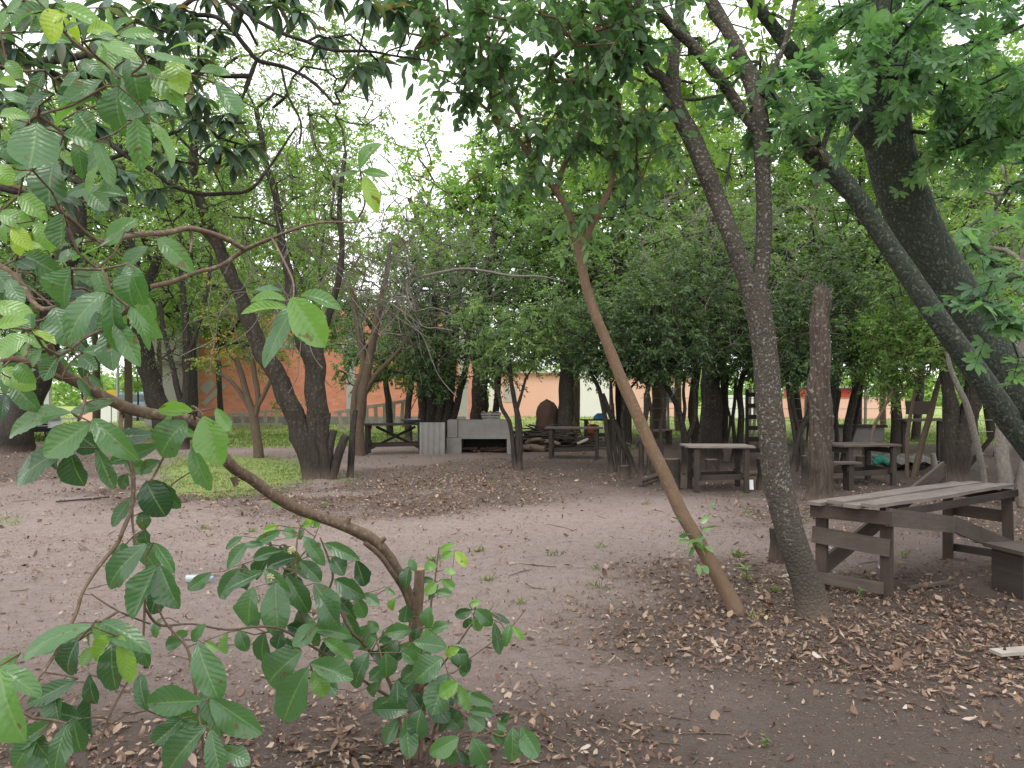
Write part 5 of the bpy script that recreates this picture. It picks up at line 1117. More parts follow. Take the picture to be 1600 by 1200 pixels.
# ------------------------------------------------------------------ buildings
def quad_wall(mb, x0, x1, y, z0, z1, ns=1):
    mb.add([(x0, y, z0), (x1, y, z0), (x1, y, z1), (x0, y, z1)], [(0, 1, 2, 3)], [[(x0, z0), (x1, z0), (x1, z1), (x0, z1)]])
def buildings():
    D = 39.0; X = lambda px, d=D: (px-800)*d/F; Z = lambda py, d=D: CH-(py-HY)*d/F
    E = empty('brick_building', (X(470), D, 0), 'unfinished two-storey building of bare red hollow brick with concrete pillars', 'building')
    ox = X(470)
    b = MB(); x0, x1 = X(300)-ox, X(728)-ox; y0, y1 = 0, 9.0; h = 6.0
    V = [(x0, y0), (x1, y0), (x1, y1), (x0, y1)]
    for i in range(4):
        a = V[i]; c = V[(i+1) % 4]; L = math.hypot(c[0]-a[0], c[1]-a[1])
        b.add([(a[0], a[1], 0), (c[0], c[1], 0), (c[0], c[1], h), (a[0], a[1], h)], [(0, 1, 2, 3)], [[(0, 0), (L, 0), (L, h), (0, h)]])
    b.add([(p[0], p[1], h) for p in V], [(0, 1, 2, 3)])
    b.build('wall', MAT['brick'], E)
    for px in (304, 548, 724):
        m_ = MB(); m_.box(X(px)-ox-.22, X(px)-ox+.22, -.06, .3, 0, h+.3); m_.build('pillar', MAT['plaster'], E)
    m_ = MB(); m_.box(x0, x1, -.04, .2, 3.95, 4.2); m_.build('ring_beam', MAT['plaster'], E)
    m_ = MB(); m_.box(x0, x1, -.1, .1, -.1, .42); m_.build('plinth', MAT['concrete'], E)
    m_ = MB()
    a = (X(318)-ox, Z(632)); c = (X(352)-ox, Z(600))
    m_.board((a[0], -.03, a[1]), (c[0], -.03, c[1]), .02, .25, (0, 0, 1))
    m_.board((X(318)-ox, -.03, Z(612)), (X(333)-ox, -.03, Z(596)), .02, .5, (0, 0, 1))
    m_.build('plaster_smear', MAT['plaster'], E)
    # grey plastered building at its left
    E2 = empty('grey_building', (X(275), 37.6, 0), 'pale grey plastered block joined to the left end of the brick building', 'building')
    m_ = MB(); m_.box(-.95, .75, 0, 7, 0, 5.2); m_.build('wall', MAT['plaster'], E2)
    m_ = MB(); m_.box(-1.15, .95, -.25, 7.2, 3.05, 3.22); m_.build('ledge', MAT['concrete'], E2)
    m_ = MB(); m_.box(-1.1, .9, -.2, 7.2, 5.2, 5.4); m_.build('roof', MAT['concrete'], E2)
    # salmon house row
    d = 52.0
    E3 = empty('salmon_house', (X(830, d), d, 0), 'low salmon rendered house seen through the trunks behind the firewood', 'house')
    m_ = MB(); m_.box(X(772, d)-X(830, d), X(895, d)-X(830, d), 0, 7, 0, 3.0); m_.build('wall', MAT['salmon'], E3)
    m_ = MB(); m_.box(X(768, d)-X(830, d), X(899, d)-X(830, d), -.3, 7.3, 3.0, 3.12); m_.build('roof', MAT['plaster'], E3)
    m_ = MB(); m_.box(-1.9, -1.0, -.03, .1, 1.0, 2.1); w = m_.build('window', MAT['plaster'], E3)
    m_ = MB(); m_.box(-2.9, -2.1, -.03, .1, .0, 2.1); m_.build('door', MAT['white'], E3)
    E4 = empty('white_house', (X(925, d), d, 0), 'bright white rendered house between the two salmon houses', 'house')
    m_ = MB(); m_.box(X(897, d)-X(925, d), X(952, d)-X(925, d), 0, 7, 0, 3.4); m_.build('wall', MAT['white'], E4)
    m_ = MB(); m_.box(X(895, d)-X(925, d), X(954, d)-X(925, d), -.2, 7.2, 3.4, 3.55); m_.build('roof', MAT['plaster'], E4)
    E5 = empty('salmon_house', (X(1020, d), d, 0), 'long salmon house behind the thicket of thin stems', 'house')
    m_ = MB(); m_.box(X(955, d)-X(1020, d), X(1085, d)-X(1020, d), 0, 7, 0, 2.9); m_.build('wall', MAT['salmon'], E5)
    m_ = MB(); m_.box(X(953, d)-X(1020, d), X(1087, d)-X(1020, d), -.3, 7.3, 2.9, 3.0); m_.build('roof', MAT['plaster'], E5)
    m_ = MB(); m_.box(.8, 1.8, -.03, .1, 1.0, 2.0); m_.build('window', MAT['glassdark'], E5)
    d = 48.0
    E6 = empty('red_roofed_house', (X(1330, d), d, 0), 'small salmon house with a deep red fascia right of the dead trunk', 'house')
    m_ = MB(); m_.box(-2.0, 3.4, 0, 6, 0, 1.35); m_.build('wall', MAT['salmon'], E6)
    m_ = MB(); m_.box(-2.1, .6, -.05, 6, 1.35, 1.95); m_.build('fascia', MAT['red'], E6)
    m_ = MB(); m_.box(-2.3, 3.6, -.3, 6.2, 1.95, 2.08); m_.build('roof', MAT['metal'], E6)
    d = 50.0
    E7 = empty('white_wall', (X(1205, d), d, 0), 'stretch of white and brick boundary wall behind the upright ladder', 'wall')
    m_ = MB(); m_.box(-3, 0, 0, .2, 0, 1.5); m_.build('panel', MAT['white'], E7)
    m_ = MB(); m_.box(0, 2.5, 0, .2, 0, 1.3); m_.build('panel', MAT['salmon'], E7)
    d = 42.0
    E8 = empty('boundary_wall', (X(155, d), d, 0), 'low salmon and white wall along the road behind the white car', 'wall')
    m_ = MB(); m_.box(-1.0, .0, 0, .2, 0, 1.25); m_.build('panel', MAT['salmon'], E8)
    m_ = MB(); m_.box(.0, 1.0, 0, .2, 0, 1.15); m_.build('panel', MAT['white'], E8)
    # road beyond
    m_ = MB(); m_.add([(-60, 45, .012), (-15, 45, .012), (-13, 53, .012), (-60, 53, .012)], [(0, 1, 2, 3)])
    tag(m_.build('road', plain_mat('worn asphalt', (.16, .155, .15), .9, .2, 1)), kind='structure')
buildings()

# ------------------------------------------------------------------ vehicles and poles
def car(label, loc, rz, paint, s=1.0):
    E = empty('parked_car', loc, label, 'car', rz=rz)
    # side profile (x forward, z up)
    low = [(-2.2, .35), (-2.25, .7), (-2.2, 1.0), (-1.9, 1.05), (1.0, 1.02), (2.0, .92), (2.25, .75), (2.28, .38)]
    m_ = MB()
    prof = low
    Wd = .88
    V = [(x, -Wd, z) for x, z in prof]+[(x, Wd, z) for x, z in prof]; n = len(prof)
    Fs = [tuple(reversed(range(n))), tuple(range(n, 2*n))]+[(i, (i+1) % n, n+(i+1) % n, n+i) for i in range(n)]
    m_.add(V, Fs)
    m_.build('body', MAT[paint], E)
    m_ = MB(); cab = [(-2.05, 1.04), (-1.75, 1.55), (-1.4, 1.65), (.0, 1.66), (.35, 1.58), (1.1, 1.02)]
    n = len(cab); V = []
    for k, wdt in ((-1, 0), (1, 0)):
        for x, z in cab: V.append((x, k*(Wd-.04-(z-1.0)*.25), z))
    Fs = [tuple(reversed(range(n))), tuple(range(n, 2*n))]+[(i, i+1, n+i+1, n+i) for i in range(n-1)]
    m_.add(V, Fs); m_.build('cabin', MAT[paint], E)
    for y in (-1, 1):
        m_ = MB(); yy = lambda z: y*(Wd-.025-(z-1.0)*.25)
        for a, b_, c, d_ in ((-1.75, -.75, -1.5, -.75), (-.65, .75, -.65, .15)):
            q = [(a, yy(1.08), 1.08), (b_, yy(1.08), 1.08), (d_, yy(1.52), 1.52), (c, yy(1.52), 1.52)]
            m_.add(q, [(0, 1, 2, 3)])
        m_.build('side_window', MAT['glassdark'], E)
    m_ = MB(); m_.add([(1.03, -.72, 1.10), (1.03, .72, 1.10), (.40, .62, 1.56), (.40, -.62, 1.56)], [(0, 1, 2, 3)]); m_.build('windscreen', MAT['glassdark'], E)
    for y in (-.62, .62):
        m_ = MB(); m_.box(2.2, 2.29, y-.2, y+.2, .68, .84); m_.build('headlight', MAT['metal'], E)
    m_ = MB()
    for z in (.45, .54, .63): m_.box(2.2, 2.31, -.42, .42, z, z+.05)
    m_.build('grille', MAT['black'], E)
    m_ = MB(); m_.box(2.15, 2.36, -.8, .8, .32, .44); m_.build('bumper', MAT['black'], E)
    for x in (-1.35, 1.4):
        for y in (-.86, .86):
            m_ = MB(); m_.tube([(x, y-.1, .33), (x, y+.1, .33)], .33, n=20, smooth_path=False); w = m_.build('wheel', MAT['black'], E)
            m_ = MB(); m_.tube([(x, y-.11, .33), (x, y+.11, .33)], .2, n=12, smooth_path=False); m_.build('rim', MAT['metal'], w)
car('white car parked at the far left behind the massive leaning trunk', ((12-800)*26.5/F, 26.5, 0), math.radians(-38), 'carwhite')
car('distant blue-grey car on the road left of the dark leaning trunk', ((222-800)*48/F, 48, .02), math.radians(15), 'carblue')

def poles():
    d = 34; m_ = MB(); x = (75-800)*d/F
    m_.board((x, d, 0), (x, d, 2.4), .22, .22, (0, 1, 0)); tag(m_.build('gate_post', MAT['white']), 'thick white post right of the massive leaning trunk', 'post')
    d = 44; x = (184-800)*d/F
    E = empty('street_lamp', (x, d, 0), 'slim grey lamp post rising over the low salmon wall', 'street lamp')
    m_ = MB(); m_.tube([(0, 0, 0), (0, 0, 3.5), (0, 0, 6.5)], [.09, .07, .05], n=8, smooth_path=False); m_.build('pole', MAT['metal'], E)
    m_ = MB(); m_.tube([(0, 0, 6.4), (-.5, 0, 6.6), (-1.1, 0, 6.65)], [.04, .04, .03], n=6); m_.build('arm', MAT['metal'], E)
    m_ = MB(); m_.box(-1.5, -1.0, -.12, .12, 6.58, 6.7); m_.build('lamp_head', MAT['metal'], E)
    d = 40; x = (174-800)*d/F
    E = empty('road_sign', (x, d, 0), 'small yellow sign on a short post in front of the lamp post', 'sign')
    m_ = MB(); m_.tube([(0, 0, 0), (0, 0, 1.5)], .03, n=6, smooth_path=False); m_.build('post', MAT['metal'], E)
    m_ = MB(); m_.board((-.25, 0, 1.55), (.25, 0, 1.55), .02, .5, (0, 0, 1)); m_.build('sign_plate', MAT['yellowpaint'], E)
    # wire fence at the meadow
    d = 26.0; E = empty('wire_fence', ((1250-800)*d/F, d, 0), 'wire fence on thin pale posts along the meadow behind the grove', 'fence')
    x0 = (1250-800)*d/F
    for px in (1008, 1045, 1172, 1178, 1257, 1266, 1342, 1352, 1430, 1520, 1575):
        m_ = MB(); x = (px-800)*d/F-x0; m_.board((x, 0, -.1), (x+rng.normal(0, .04), 0, rng.uniform(1.5, 2.0)), .07, .07, (0, 1, 0)); m_.build('post', MAT['pale'], E)
    m_ = MB()
    for z in (.3, .7, 1.1, 1.45): m_.tube([((1000-800)*d/F-x0, 0, z), ((1300-800)*d/F-x0, .02, z-.03), ((1640-800)*d/F-x0, 0, z)], .008, n=4, smooth_path=False)
    m_.build('wires', MAT['metal'], E)
poles()

def ladder(label, p0, p1, q0, q1, n, mat, r=.03):
    """rails p0-p1 and q0-q1"""
    c = (np.array(p0)+np.array(q0))/2; c[2] = 0
    E = empty('ladder', tuple(c), label, 'ladder')
    P0, P1, Q0, Q1 = [np.array(v)-c for v in (p0, p1, q0, q1)]
    for a, b in ((P0, P1), (Q0, Q1)):
        m_ = MB(); m_.board(a, b, r*1.6, r*2.6, (0, .1, 1) if abs((b-a)[2]) < np.linalg.norm(b-a)*.7 else (0, 1, 0), jit=.004); m_.build('rail', MAT[mat], E)
    for i in range(n):
        f = (i+.5)/n; m_ = MB(); m_.board(P0*(1-f)+P1*f, Q0*(1-f)+Q1*f, r*3.0, r*1.6, (0, 1, 0)); m_.build('rung', MAT[mat], E)
def ladders():
    d = 30
    ladder('long wooden ladder lying on its edge before the brick wall, tip raised', at(522, 645, d), at(637, 626, d), at(528, 668, d), at(634, 662, d+.3), 8, 'pale', .045)
    ladder('second wooden ladder propped on edge behind the slim tan tree', at(352, 648, 35), at(442, 641, 35), at(354, 663, 35), at(440, 663, 35), 5, 'pale', .045)
    d = 18.2
    ladder('ladder standing upright behind the mottled trunk', at(1167, 712, d), at(1167, 608, d), at(1192, 712, d), at(1192, 608, d), 6, 'wooddark', .035)
ladders()

# ------------------------------------------------------------------ tables
def planks(mb, A, Bc, Cc, Dc, n, t, gap=.012, over=.0, jit=.003):
    """planks running from A-B edge to D-C edge, n across"""
    A, Bc, Cc, Dc = [Vector(v) for v in (A, Bc, Cc, Dc)]
    for i in range(n):
        f = (i+.5)/n; p = A.lerp(Bc, f); q = Dc.lerp(Cc, f); e = (q-p).normalized()
        w = (Bc-A).length/n-gap
        dz = random.uniform(-.005, .005)*(2 if n == 4 else 1)
        mb.board(p-e*random.uniform(0, over)+Vector((0, 0, dz)), q+e*random.uniform(0, over)+Vector((0, 0, dz)), w, t, (0, 0, 1), jit)
def near_table():
    z = .71
    A = np.array([2.36, 6.0, z]); Bc = np.array([2.77, 5.66, z]); C = np.array([4.58, 6.86, z+.01]); D = np.array([4.22, 7.30, z])
    o = np.array([3.5, 6.5, 0.0]); o[2] = float(gh(3.5, 6.5)); z0 = o[2]
    E = empty('work_table', tuple(o), 'weathered plank work table braced with long diagonal boards, nearest at the right', 'table', 'outdoor wooden tables')
    A, Bc, C, D = [v-np.array([o[0], o[1], 0]) for v in (A, Bc, C, D)]
    e = (C-Bc); e[2] = 0; e /= np.linalg.norm(e); n = (A-Bc); n[2] = 0; n /= np.linalg.norm(n)
    m_ = MB(); planks(m_, A, Bc, C, D, 4, .026, .014, .09, .009); m_.build('tabletop', MAT['woodtop'], E)
    zt = z-.015
    legs = {'nr': Bc+e*.13+n*.03, 'nl': A+e*.12-n*.03, 'fr': C-e*.06+n*.05, 'fl': D-e*.10-n*.04}
    for k, p in legs.items():
        m_ = MB(); lean = e*.05 if k == 'fr' else e*0
        m_.board((p[0], p[1], zt), (p[0]+lean[0], p[1]+lean[1], -.06), .055, .085, n, .003); m_.build('leg', MAT['woodbrown'], E)
    def bd(name, p, q, w, t, up, mat='wood', j=.004):
        m_ = MB(); m_.board(p, q, w, t, up, j); m_.build(name, MAT[mat], E)
    Z = lambda p, zz: np.array([p[0], p[1], zz])
    ne = -e*.045
    bd('apron', Z(A+e*.02, zt-.06), Z(Bc+e*.02-n*.06, zt-.06), .025, .10, (0, 0, 1), 'woodbrown')
    bd('rail', Z(legs['nl']+ne+n*.05, .44), Z(legs['nr']+ne-n*.04, .40), .024, .13, (0, 0, 1))
    bd('rail', Z(legs['nl']+ne, .10), Z(legs['nr']+ne, .09), .024, .085, (0, 0, 1))
    bd('rail', Z(legs['fl']-ne, .46), Z(legs['fr']-ne, .44), .024, .11, (0, 0, 1))
    bd('rail', Z(legs['fl']-ne, .10), Z(legs['fr']-ne, .09), .024, .07, (0, 0, 1), 'wooddark')
    bd('apron', Z(D-e*.03, zt-.06), Z(C-e*.03, zt-.06), .025, .09, (0, 0, 1), 'wooddark')
    # diagonal braces along the long sides
    fr = Z(Bc-n*.03+e*.02, .64); to = Z(C-n*.02-e*.1, .17)
    mid = (fr+to)/2; mid[2] += .08
    m_ = MB(); m_.board(fr, mid, .026, .135, (0, 0, 1), .003); m_.board(mid-(mid-fr)*.03, to, .026, .13, (0, 0, 1), .003); m_.build('diagonal_brace', MAT['wood'], E)
    bd('diagonal_brace', Z(A+n*.03+e*.08, .10), Z(D+n*.03-e*.02, .84), .028, .14, (0, 0, 1), 'wood')
    bd('edge_board', Z(Bc-n*.012+e*.2, zt-.04), Z(C-n*.012, zt-.03), .02, .06, (0, 0, 1), 'wooddark')
    m_ = MB(); p = Z(D+n*.05-e*.02, .88); m_.board(p, p+e*.02+np.array([0, 0, -.2]), .03, .07, n); m_.build('brace_end', MAT['wood'], E)
near_table()
def simple_table(label, c, rz, L, Wd, h, top='woodtop', leg='wooddark', n=6, lean=0, x=True, name='work_table', rails=True):
    c = np.array(c, float); c[2] = float(gh(c[0], c[1]))
    E = empty(name, tuple(c), label, 'bench' if name == 'bench' else 'table', 'outdoor wooden tables' if name != 'bench' else None, rz)
    m_ = MB(); planks(m_, (-L/2, Wd/2, h), (-L/2, -Wd/2, h), (L/2, -Wd/2, h), (L/2, Wd/2, h), n, .03, .015, .05); m_.build('tabletop' if name != 'bench' else 'seat', MAT[top], E)
    for sx in (-1, 1):
        for sy in (-1, 1):
            m_ = MB(); m_.board((sx*(L/2-.12), sy*(Wd/2-.07), h-.02), (sx*(L/2-.12+lean), sy*(Wd/2-.07), -.06), .08, .07, (0, 1, 0), .004); m_.build('leg', MAT[leg], E)
    for sx in (-1, 1):
        m_ = MB(); m_.board((sx*(L/2-.17), -Wd/2+.05, h-.09), (sx*(L/2-.17), Wd/2-.05, h-.09), .025, .09, (0, 0, 1)); m_.build('apron', MAT[leg], E)
    if rails:
        for sy in (-1, 1):
            m_ = MB(); m_.board((-(L/2-.1), sy*(Wd/2-.13), h*.3), ((L/2-.1), sy*(Wd/2-.13), h*.34), .025, .09, (0, 0, 1)); m_.build('rail', MAT[leg], E)
        for sx in (-1, 1):
            m_ = MB(); m_.board((sx*(L/2-.17), -Wd/2+.05, h*.38), (sx*(L/2-.17), Wd/2-.05, h*.38), .025, .09, (0, 0, 1)); m_.build('rail', MAT[leg], E)
    if x:
        for s in (-1, 1):
            m_ = MB(); m_.board((s*(L/2-.15), Wd/2-.08+.02*s, .12), (-s*(L/2-.3), Wd/2-.08+.02*s, h-.08), .02, .07, (0, 0, 1)); m_.build('diagonal_brace', MAT[leg], E)
    return E
def tables():
    simple_table('dark work table with crossed braces and a shallow pan on top, furthest left', at(617, 663, 20.2), math.radians(4), 1.66, .75, .79, 'wooddark', 'wooddark')
    simple_table('low plank table in front of the firewood pile', at(897, 668, 18.6), math.radians(-8), 1.35, .7, .76, 'wood', 'wooddark', x=False)
    simple_table('slatted table with glare-pale planks in the shade before the thick dark trunk', at(1121, 696, 12.75), math.radians(-3), 1.05, .75, .74, 'woodtop', 'wooddark', x=False)  # glare on the tabletop is put into the paler plank colour
    simple_table('grey topped table just right of the dead trunk', at(1342, 695, 13.3), math.radians(12), 1.1, .8, .70, 'wood', 'wooddark', x=False)
    simple_table('low narrow bench standing against the grey topped table', at(1308, 720, 12.4), math.radians(3), .62, .28, .46, 'wood', 'wooddark', n=2, x=False, name='bench', rails=False)
    simple_table('far small table in the sunlit grass beyond the thicket', at(934, 660, 24.5), 0, 1.0, .6, .72, 'wood', 'wood', n=4, x=False)
    simple_table('far low bench in the sunlit grass behind the wavy stems', at(1030, 675, 24), .2, .9, .4, .45, 'pale', 'wood', n=2, x=False, name='bench', rails=False)
    # pan and stick on the far left table
    c = at(642, 661, 20.2); c[2] = .82+float(gh(c[0], c[1]))
    m_ = MB(); m_.tube([(0, 0, 0), (0, 0, .03), (0, 0, .10)], [.12, .2, .27], n=18, smooth_path=False, cap=False)
    m_.add([(math.cos(a)*.12, math.sin(a)*.12, .001) for a in np.linspace(0, 2*math.pi, 18, False)], [tuple(range(18))])
    o = m_.build('shallow_pan', MAT['metal']); o.location = tuple(c); tag(o, 'shallow dark metal pan resting on the far left table', 'pan')
    m_ = MB(); a = at(629, 668, 20.4); b = at(655, 614, 21.0); m_.tube([a, (a+b)/2+np.array([0, 0, .02]), b], .014, n=6); tag(m_.build('stick', MAT['woodbrown']), 'thin stick leaning from the far left table onto the bundle of trunks', 'stick')
    # objects near the far table
    m_ = MB(); c = at(926, 672, 25.0)
    m_.tube([c+np.array([0, 0, z]) for z in (-.4, -.36, 0, .16, .2)], [.16, .2, .22, .2, .1], n=14, smooth_path=False); tag(m_.build('plastic_drum', plain_mat('orange plastic', (.75, .16, .05), .5, .1, 3)), 'orange red plastic drum under the far small table', 'drum')
    m_ = MB(); c = at(938, 655, 25.0)
    m_.tube([c+np.array([0, 0, z]) for z in (-.03, 0, .1, .2)], [.2, .24, .22, .1], n=14, smooth_path=False); tag(m_.build('plastic_basin', plain_mat('blue plastic', (.08, .3, .62), .5, .1, 3)), 'upturned blue plastic basin on the far small table', 'basin')
tables()

def wavy(mb, p0, e, up, L, H, n=40, amp=.022, waves=8, t=.008):
    p0 = np.array(p0, float); e = np.array(e, float); up = np.array(up, float); nn = np.cross(e, up)
    V = []
    for k in (0, 1):
        for i in range(n+1):
            f = i/n; o = amp*math.sin(f*waves*2*math.pi)
            for h in (0, 1): V.append(p0+e*L*f+up*H*h+nn*(o+t*k))
    Fs = []
    for i in range(n):
        a = i*2; Fs.append((a, a+2, a+3, a+1)); b = (n+1)*2+i*2; Fs.append((b, b+1, b+3, b+2))
        Fs.append((a+1, a+3, b+3, b+1))
    mb.add(V, Fs, None, True)
def cooking_corner():
    d = 20.0; X = lambda px: (px-800)*d/F; Z = lambda py: CH-(py-HY)*d/F
    ox = X(747); E = empty('concrete_grill', (ox, d, 0), 'block and slab concrete barbecue with an ash hole, soot stained', 'barbecue')
    m_ = MB(); m_.box(X(716)-ox, X(797)-ox, 0, .9, .40, Z(657)); m_.build('front_slab', MAT['concrete'], E)
    m_ = MB(); m_.box(X(699)-ox, X(715)-ox, -.02, .85, .44, Z(657)+.01); m_.box(X(698)-ox, X(721)-ox, -.05, .85, -.05, .43); m_.build('block_pier', MAT['concrete'], E)
    m_ = MB(); m_.box(X(792)-ox, X(799)-ox, -.03, .85, -.05, .395); m_.build('block_pier', MAT['concrete'], E)
    m_ = MB(); m_.box(X(721)-ox, X(792)-ox, .75, .85, -.05, .395); m_.build('back_wall', MAT['black'], E)
    m_ = MB()
    for i in range(14): 
        x = rng.uniform(X(727), X(785))-ox; m_.tube([(x-.2, .2+rng.random()*.3, .05+rng.random()*.08), (x+.25, .2+rng.random()*.3, .06+rng.random()*.1)], rng.uniform(.02, .05), n=6, smooth_path=False)
    tag(m_.build('ash_heap', MAT['termite'], E))
    # tiles stacked on top
    E2 = empty('roof_sheet_stack', (X(767), d+.45, Z(657)), 'short stack of curved roofing sheets lying on top of the grill', 'roof sheets')
    for i in range(3):
        m_ = MB(); n = 24; L = .46+.04*i; V = []
        for k in range(n+1):
            f = k/n; V += [(-L/2+L*f, -.3, .07*i+.03+.03*math.sin(f*18)), (-L/2+L*f, .3, .07*i+.06+.03*math.sin(f*18))]
        m_.add(V, [(2*k, 2*k+2, 2*k+3, 2*k+1) for k in range(n)], None, True); m_.add([(a, b, c+.015) for a, b, c in V], [(2*k, 2*k+2, 2*k+3, 2*k+1) for k in range(n)], None, True)
        m_.add([(-L/2, -.32, .07*i), (L/2, -.32, .07*i), (L/2, -.32, .07*i+.05), (-L/2, -.32, .07*i+.05)], [(0, 1, 2, 3)])
        m_.build('sheet', MAT['fibre'], E2)
    m_ = MB(); wavy(m_, (X(658), d-.35, -.02), (1, .02, 0), (0, .04, 1), X(697)-X(658), .87, 48, .02, 4.5)
    tag(m_.build('corrugated_sheet', MAT['fibre']), 'grey corrugated sheet standing upright beside the grill', 'corrugated sheet')
    # earth mound
    m_ = MB(); V = []; c = gnd(857, 707); n, mm = 22, 14
    for j in range(mm+1):
        f = j/mm; z = 1.5*f; r = .36*(1-f**4)**.5*(1+.12*math.sin(f*9))
        for i in range(n):
            a = 2*math.pi*i/n; rr = r*(1+.25*(fbm(math.cos(a)*2+5, f*4+math.sin(a), 1.5, 1)-.5)*2); V.append((c[0]+math.cos(a)*rr, c[1]+1.0+math.sin(a)*rr, z-.05))
    m_.add(V, [(j*n+i, j*n+(i+1) % n, (j+1)*n+(i+1) % n, (j+1)*n+i) for j in range(mm) for i in range(n)], None, True)
    tag(m_.build('earth_mound', MAT['termite']), 'tall dark reddish termite mound behind the firewood', 'termite mound')
    # firewood: each log its own thing would be countless; nearest logs as things, the heap as one
    c = gnd(858, 706); m_ = MB()
    for i in range(230):
        x = rng.normal(0, .52); hh = max(.02, .72-abs(x)*.42); z = rng.random()*hh*.95+.03; y = rng.uniform(-.25, .6)
        a = rng.normal(0, .28); ln = rng.uniform(.4, 1.3); r = rng.uniform(.008, .028)
        dx, dy, dz = math.cos(a)*ln/2, rng.normal(0, .25)*ln/2, math.sin(a)*ln/2*.5
        m_.tube([(c[0]+x-dx, c[1]+y-dy, max(.02, z-dz)), (c[0]+x+rng.normal(0, .03), c[1]+y, z+rng.normal(0, .03)), (c[0]+x+dx, c[1]+y+dy, max(.02, z+dz))], [r, r*1.05, r*.8], n=6, noise=.1)
    tag(m_.build('brushwood', MAT['b_dark']), 'tangled heap of cut branches piled behind the low plank table', 'brushwood', kind='stuff')
    logs = [((806, 704), (828, 700), .07, 'short thick log at the left foot of the brushwood heap'), ((818, 700), (852, 703), .10, 'fat bent log in the middle of the brushwood heap'), ((845, 690), (875, 694), .06, 'greyish log on the front of the brushwood heap'), ((822, 692), (846, 686), .05, 'slim straight log resting high on the brushwood heap')]
    for a, b, r, lb in logs:
        A = at(a[0], a[1], 20.6); Bq = at(b[0], b[1], 20.3); A[2] = max(A[2], r); Bq[2] = max(Bq[2], r); m_ = MB(); m_.tube([A, (A+Bq)/2+np.array([0, 0, .03]), Bq], [r, r*1.1, r*.8], n=10, noise=.15)
        tag(m_.build('log', MAT['b_tan']), lb, 'log', 'firewood logs')
    m_ = MB(); A = at(902, 693, 19.6); m_.board(A, A+np.array([.28, 0, .12]), .1, .05); tag(m_.build('wood_block', MAT['pale']), 'pale split wood block below the end of the low plank table', 'wood block')
    m_ = MB(); A = gnd(915, 700); m_.tube([(A[0], A[1], 0), tuple((A+at(882, 596, 20.4))/2), tuple(at(882, 596, 20.4))], [.02, .018, .012], n=6); tag(m_.build('pole', MAT['b_tan']), 'long thin pole leaning on the tall rough trunk by the mound', 'pole')
cooking_corner()

def stump(label, px, py, w, h, mat='b_dark', square=False, d=None):
    c = gnd(px, py); d = c[1]; r = w/2*d/F; H = h*d/F
    c[2] = float(gh(c[0], c[1]))
    E = empty('stump', tuple(c), label, 'stump', 'stumps used as seats')
    m_ = MB(); m_.tube([(0, 0, -.06), (0, 0, .05), (.01, 0, H*.5), (0, .005, H)], [r*1.12, r*1.04, r*.97, r], n=16 if not square else 10, noise=.1, cap=True); m_.build('stump_body', MAT[mat], E)
    m_ = MB(); m_.tube([(0, .005, H), (0, .005, H+.008)], [r*.9, r*.86], n=16, smooth_path=False); m_.build('sawn_top', MAT['wood'], E)
def stumps():
    stump('dark round stump seat left of the slatted table', 1049, 762, 27, 48)
    stump('dark stump tucked behind the slatted table', 1112, 748, 22, 32)
    stump('tall dark stump touching the mottled trunk', 1192, 764, 20, 48)
    stump('narrow dark stump left of the dead trunk', 1258, 760, 12, 46)
    stump('low stump among the crooked shrub stems', 976, 744, 17, 20)
    stump('short weathered post sunk in the earth just left of the mottled trunk', 1214, 880, 23, 52, 'b_clump')
    stump('small stump behind the grey topped table', 1345, 738, 15, 24)
    # bench end at right edge
    c = gnd(1600, 935); c[2] = float(gh(c[0], c[1])); d = c[1]
    E = empty('box_seat', tuple(c), 'dark box seat with a greenish plank lid at the right edge', 'seat')
    m_ = MB(); m_.board((-.13, 0, .17), (.4, .1, .17), .3, .36, (0, 0, 1), .003); m_.build('box', MAT['wooddark'], E)
    m_ = MB(); m_.board((-.17, 0, .365), (.45, .12, .365), .38, .03, (0, 0, 1), .003); m_.build('lid', MAT['wood'], E)
stumps()

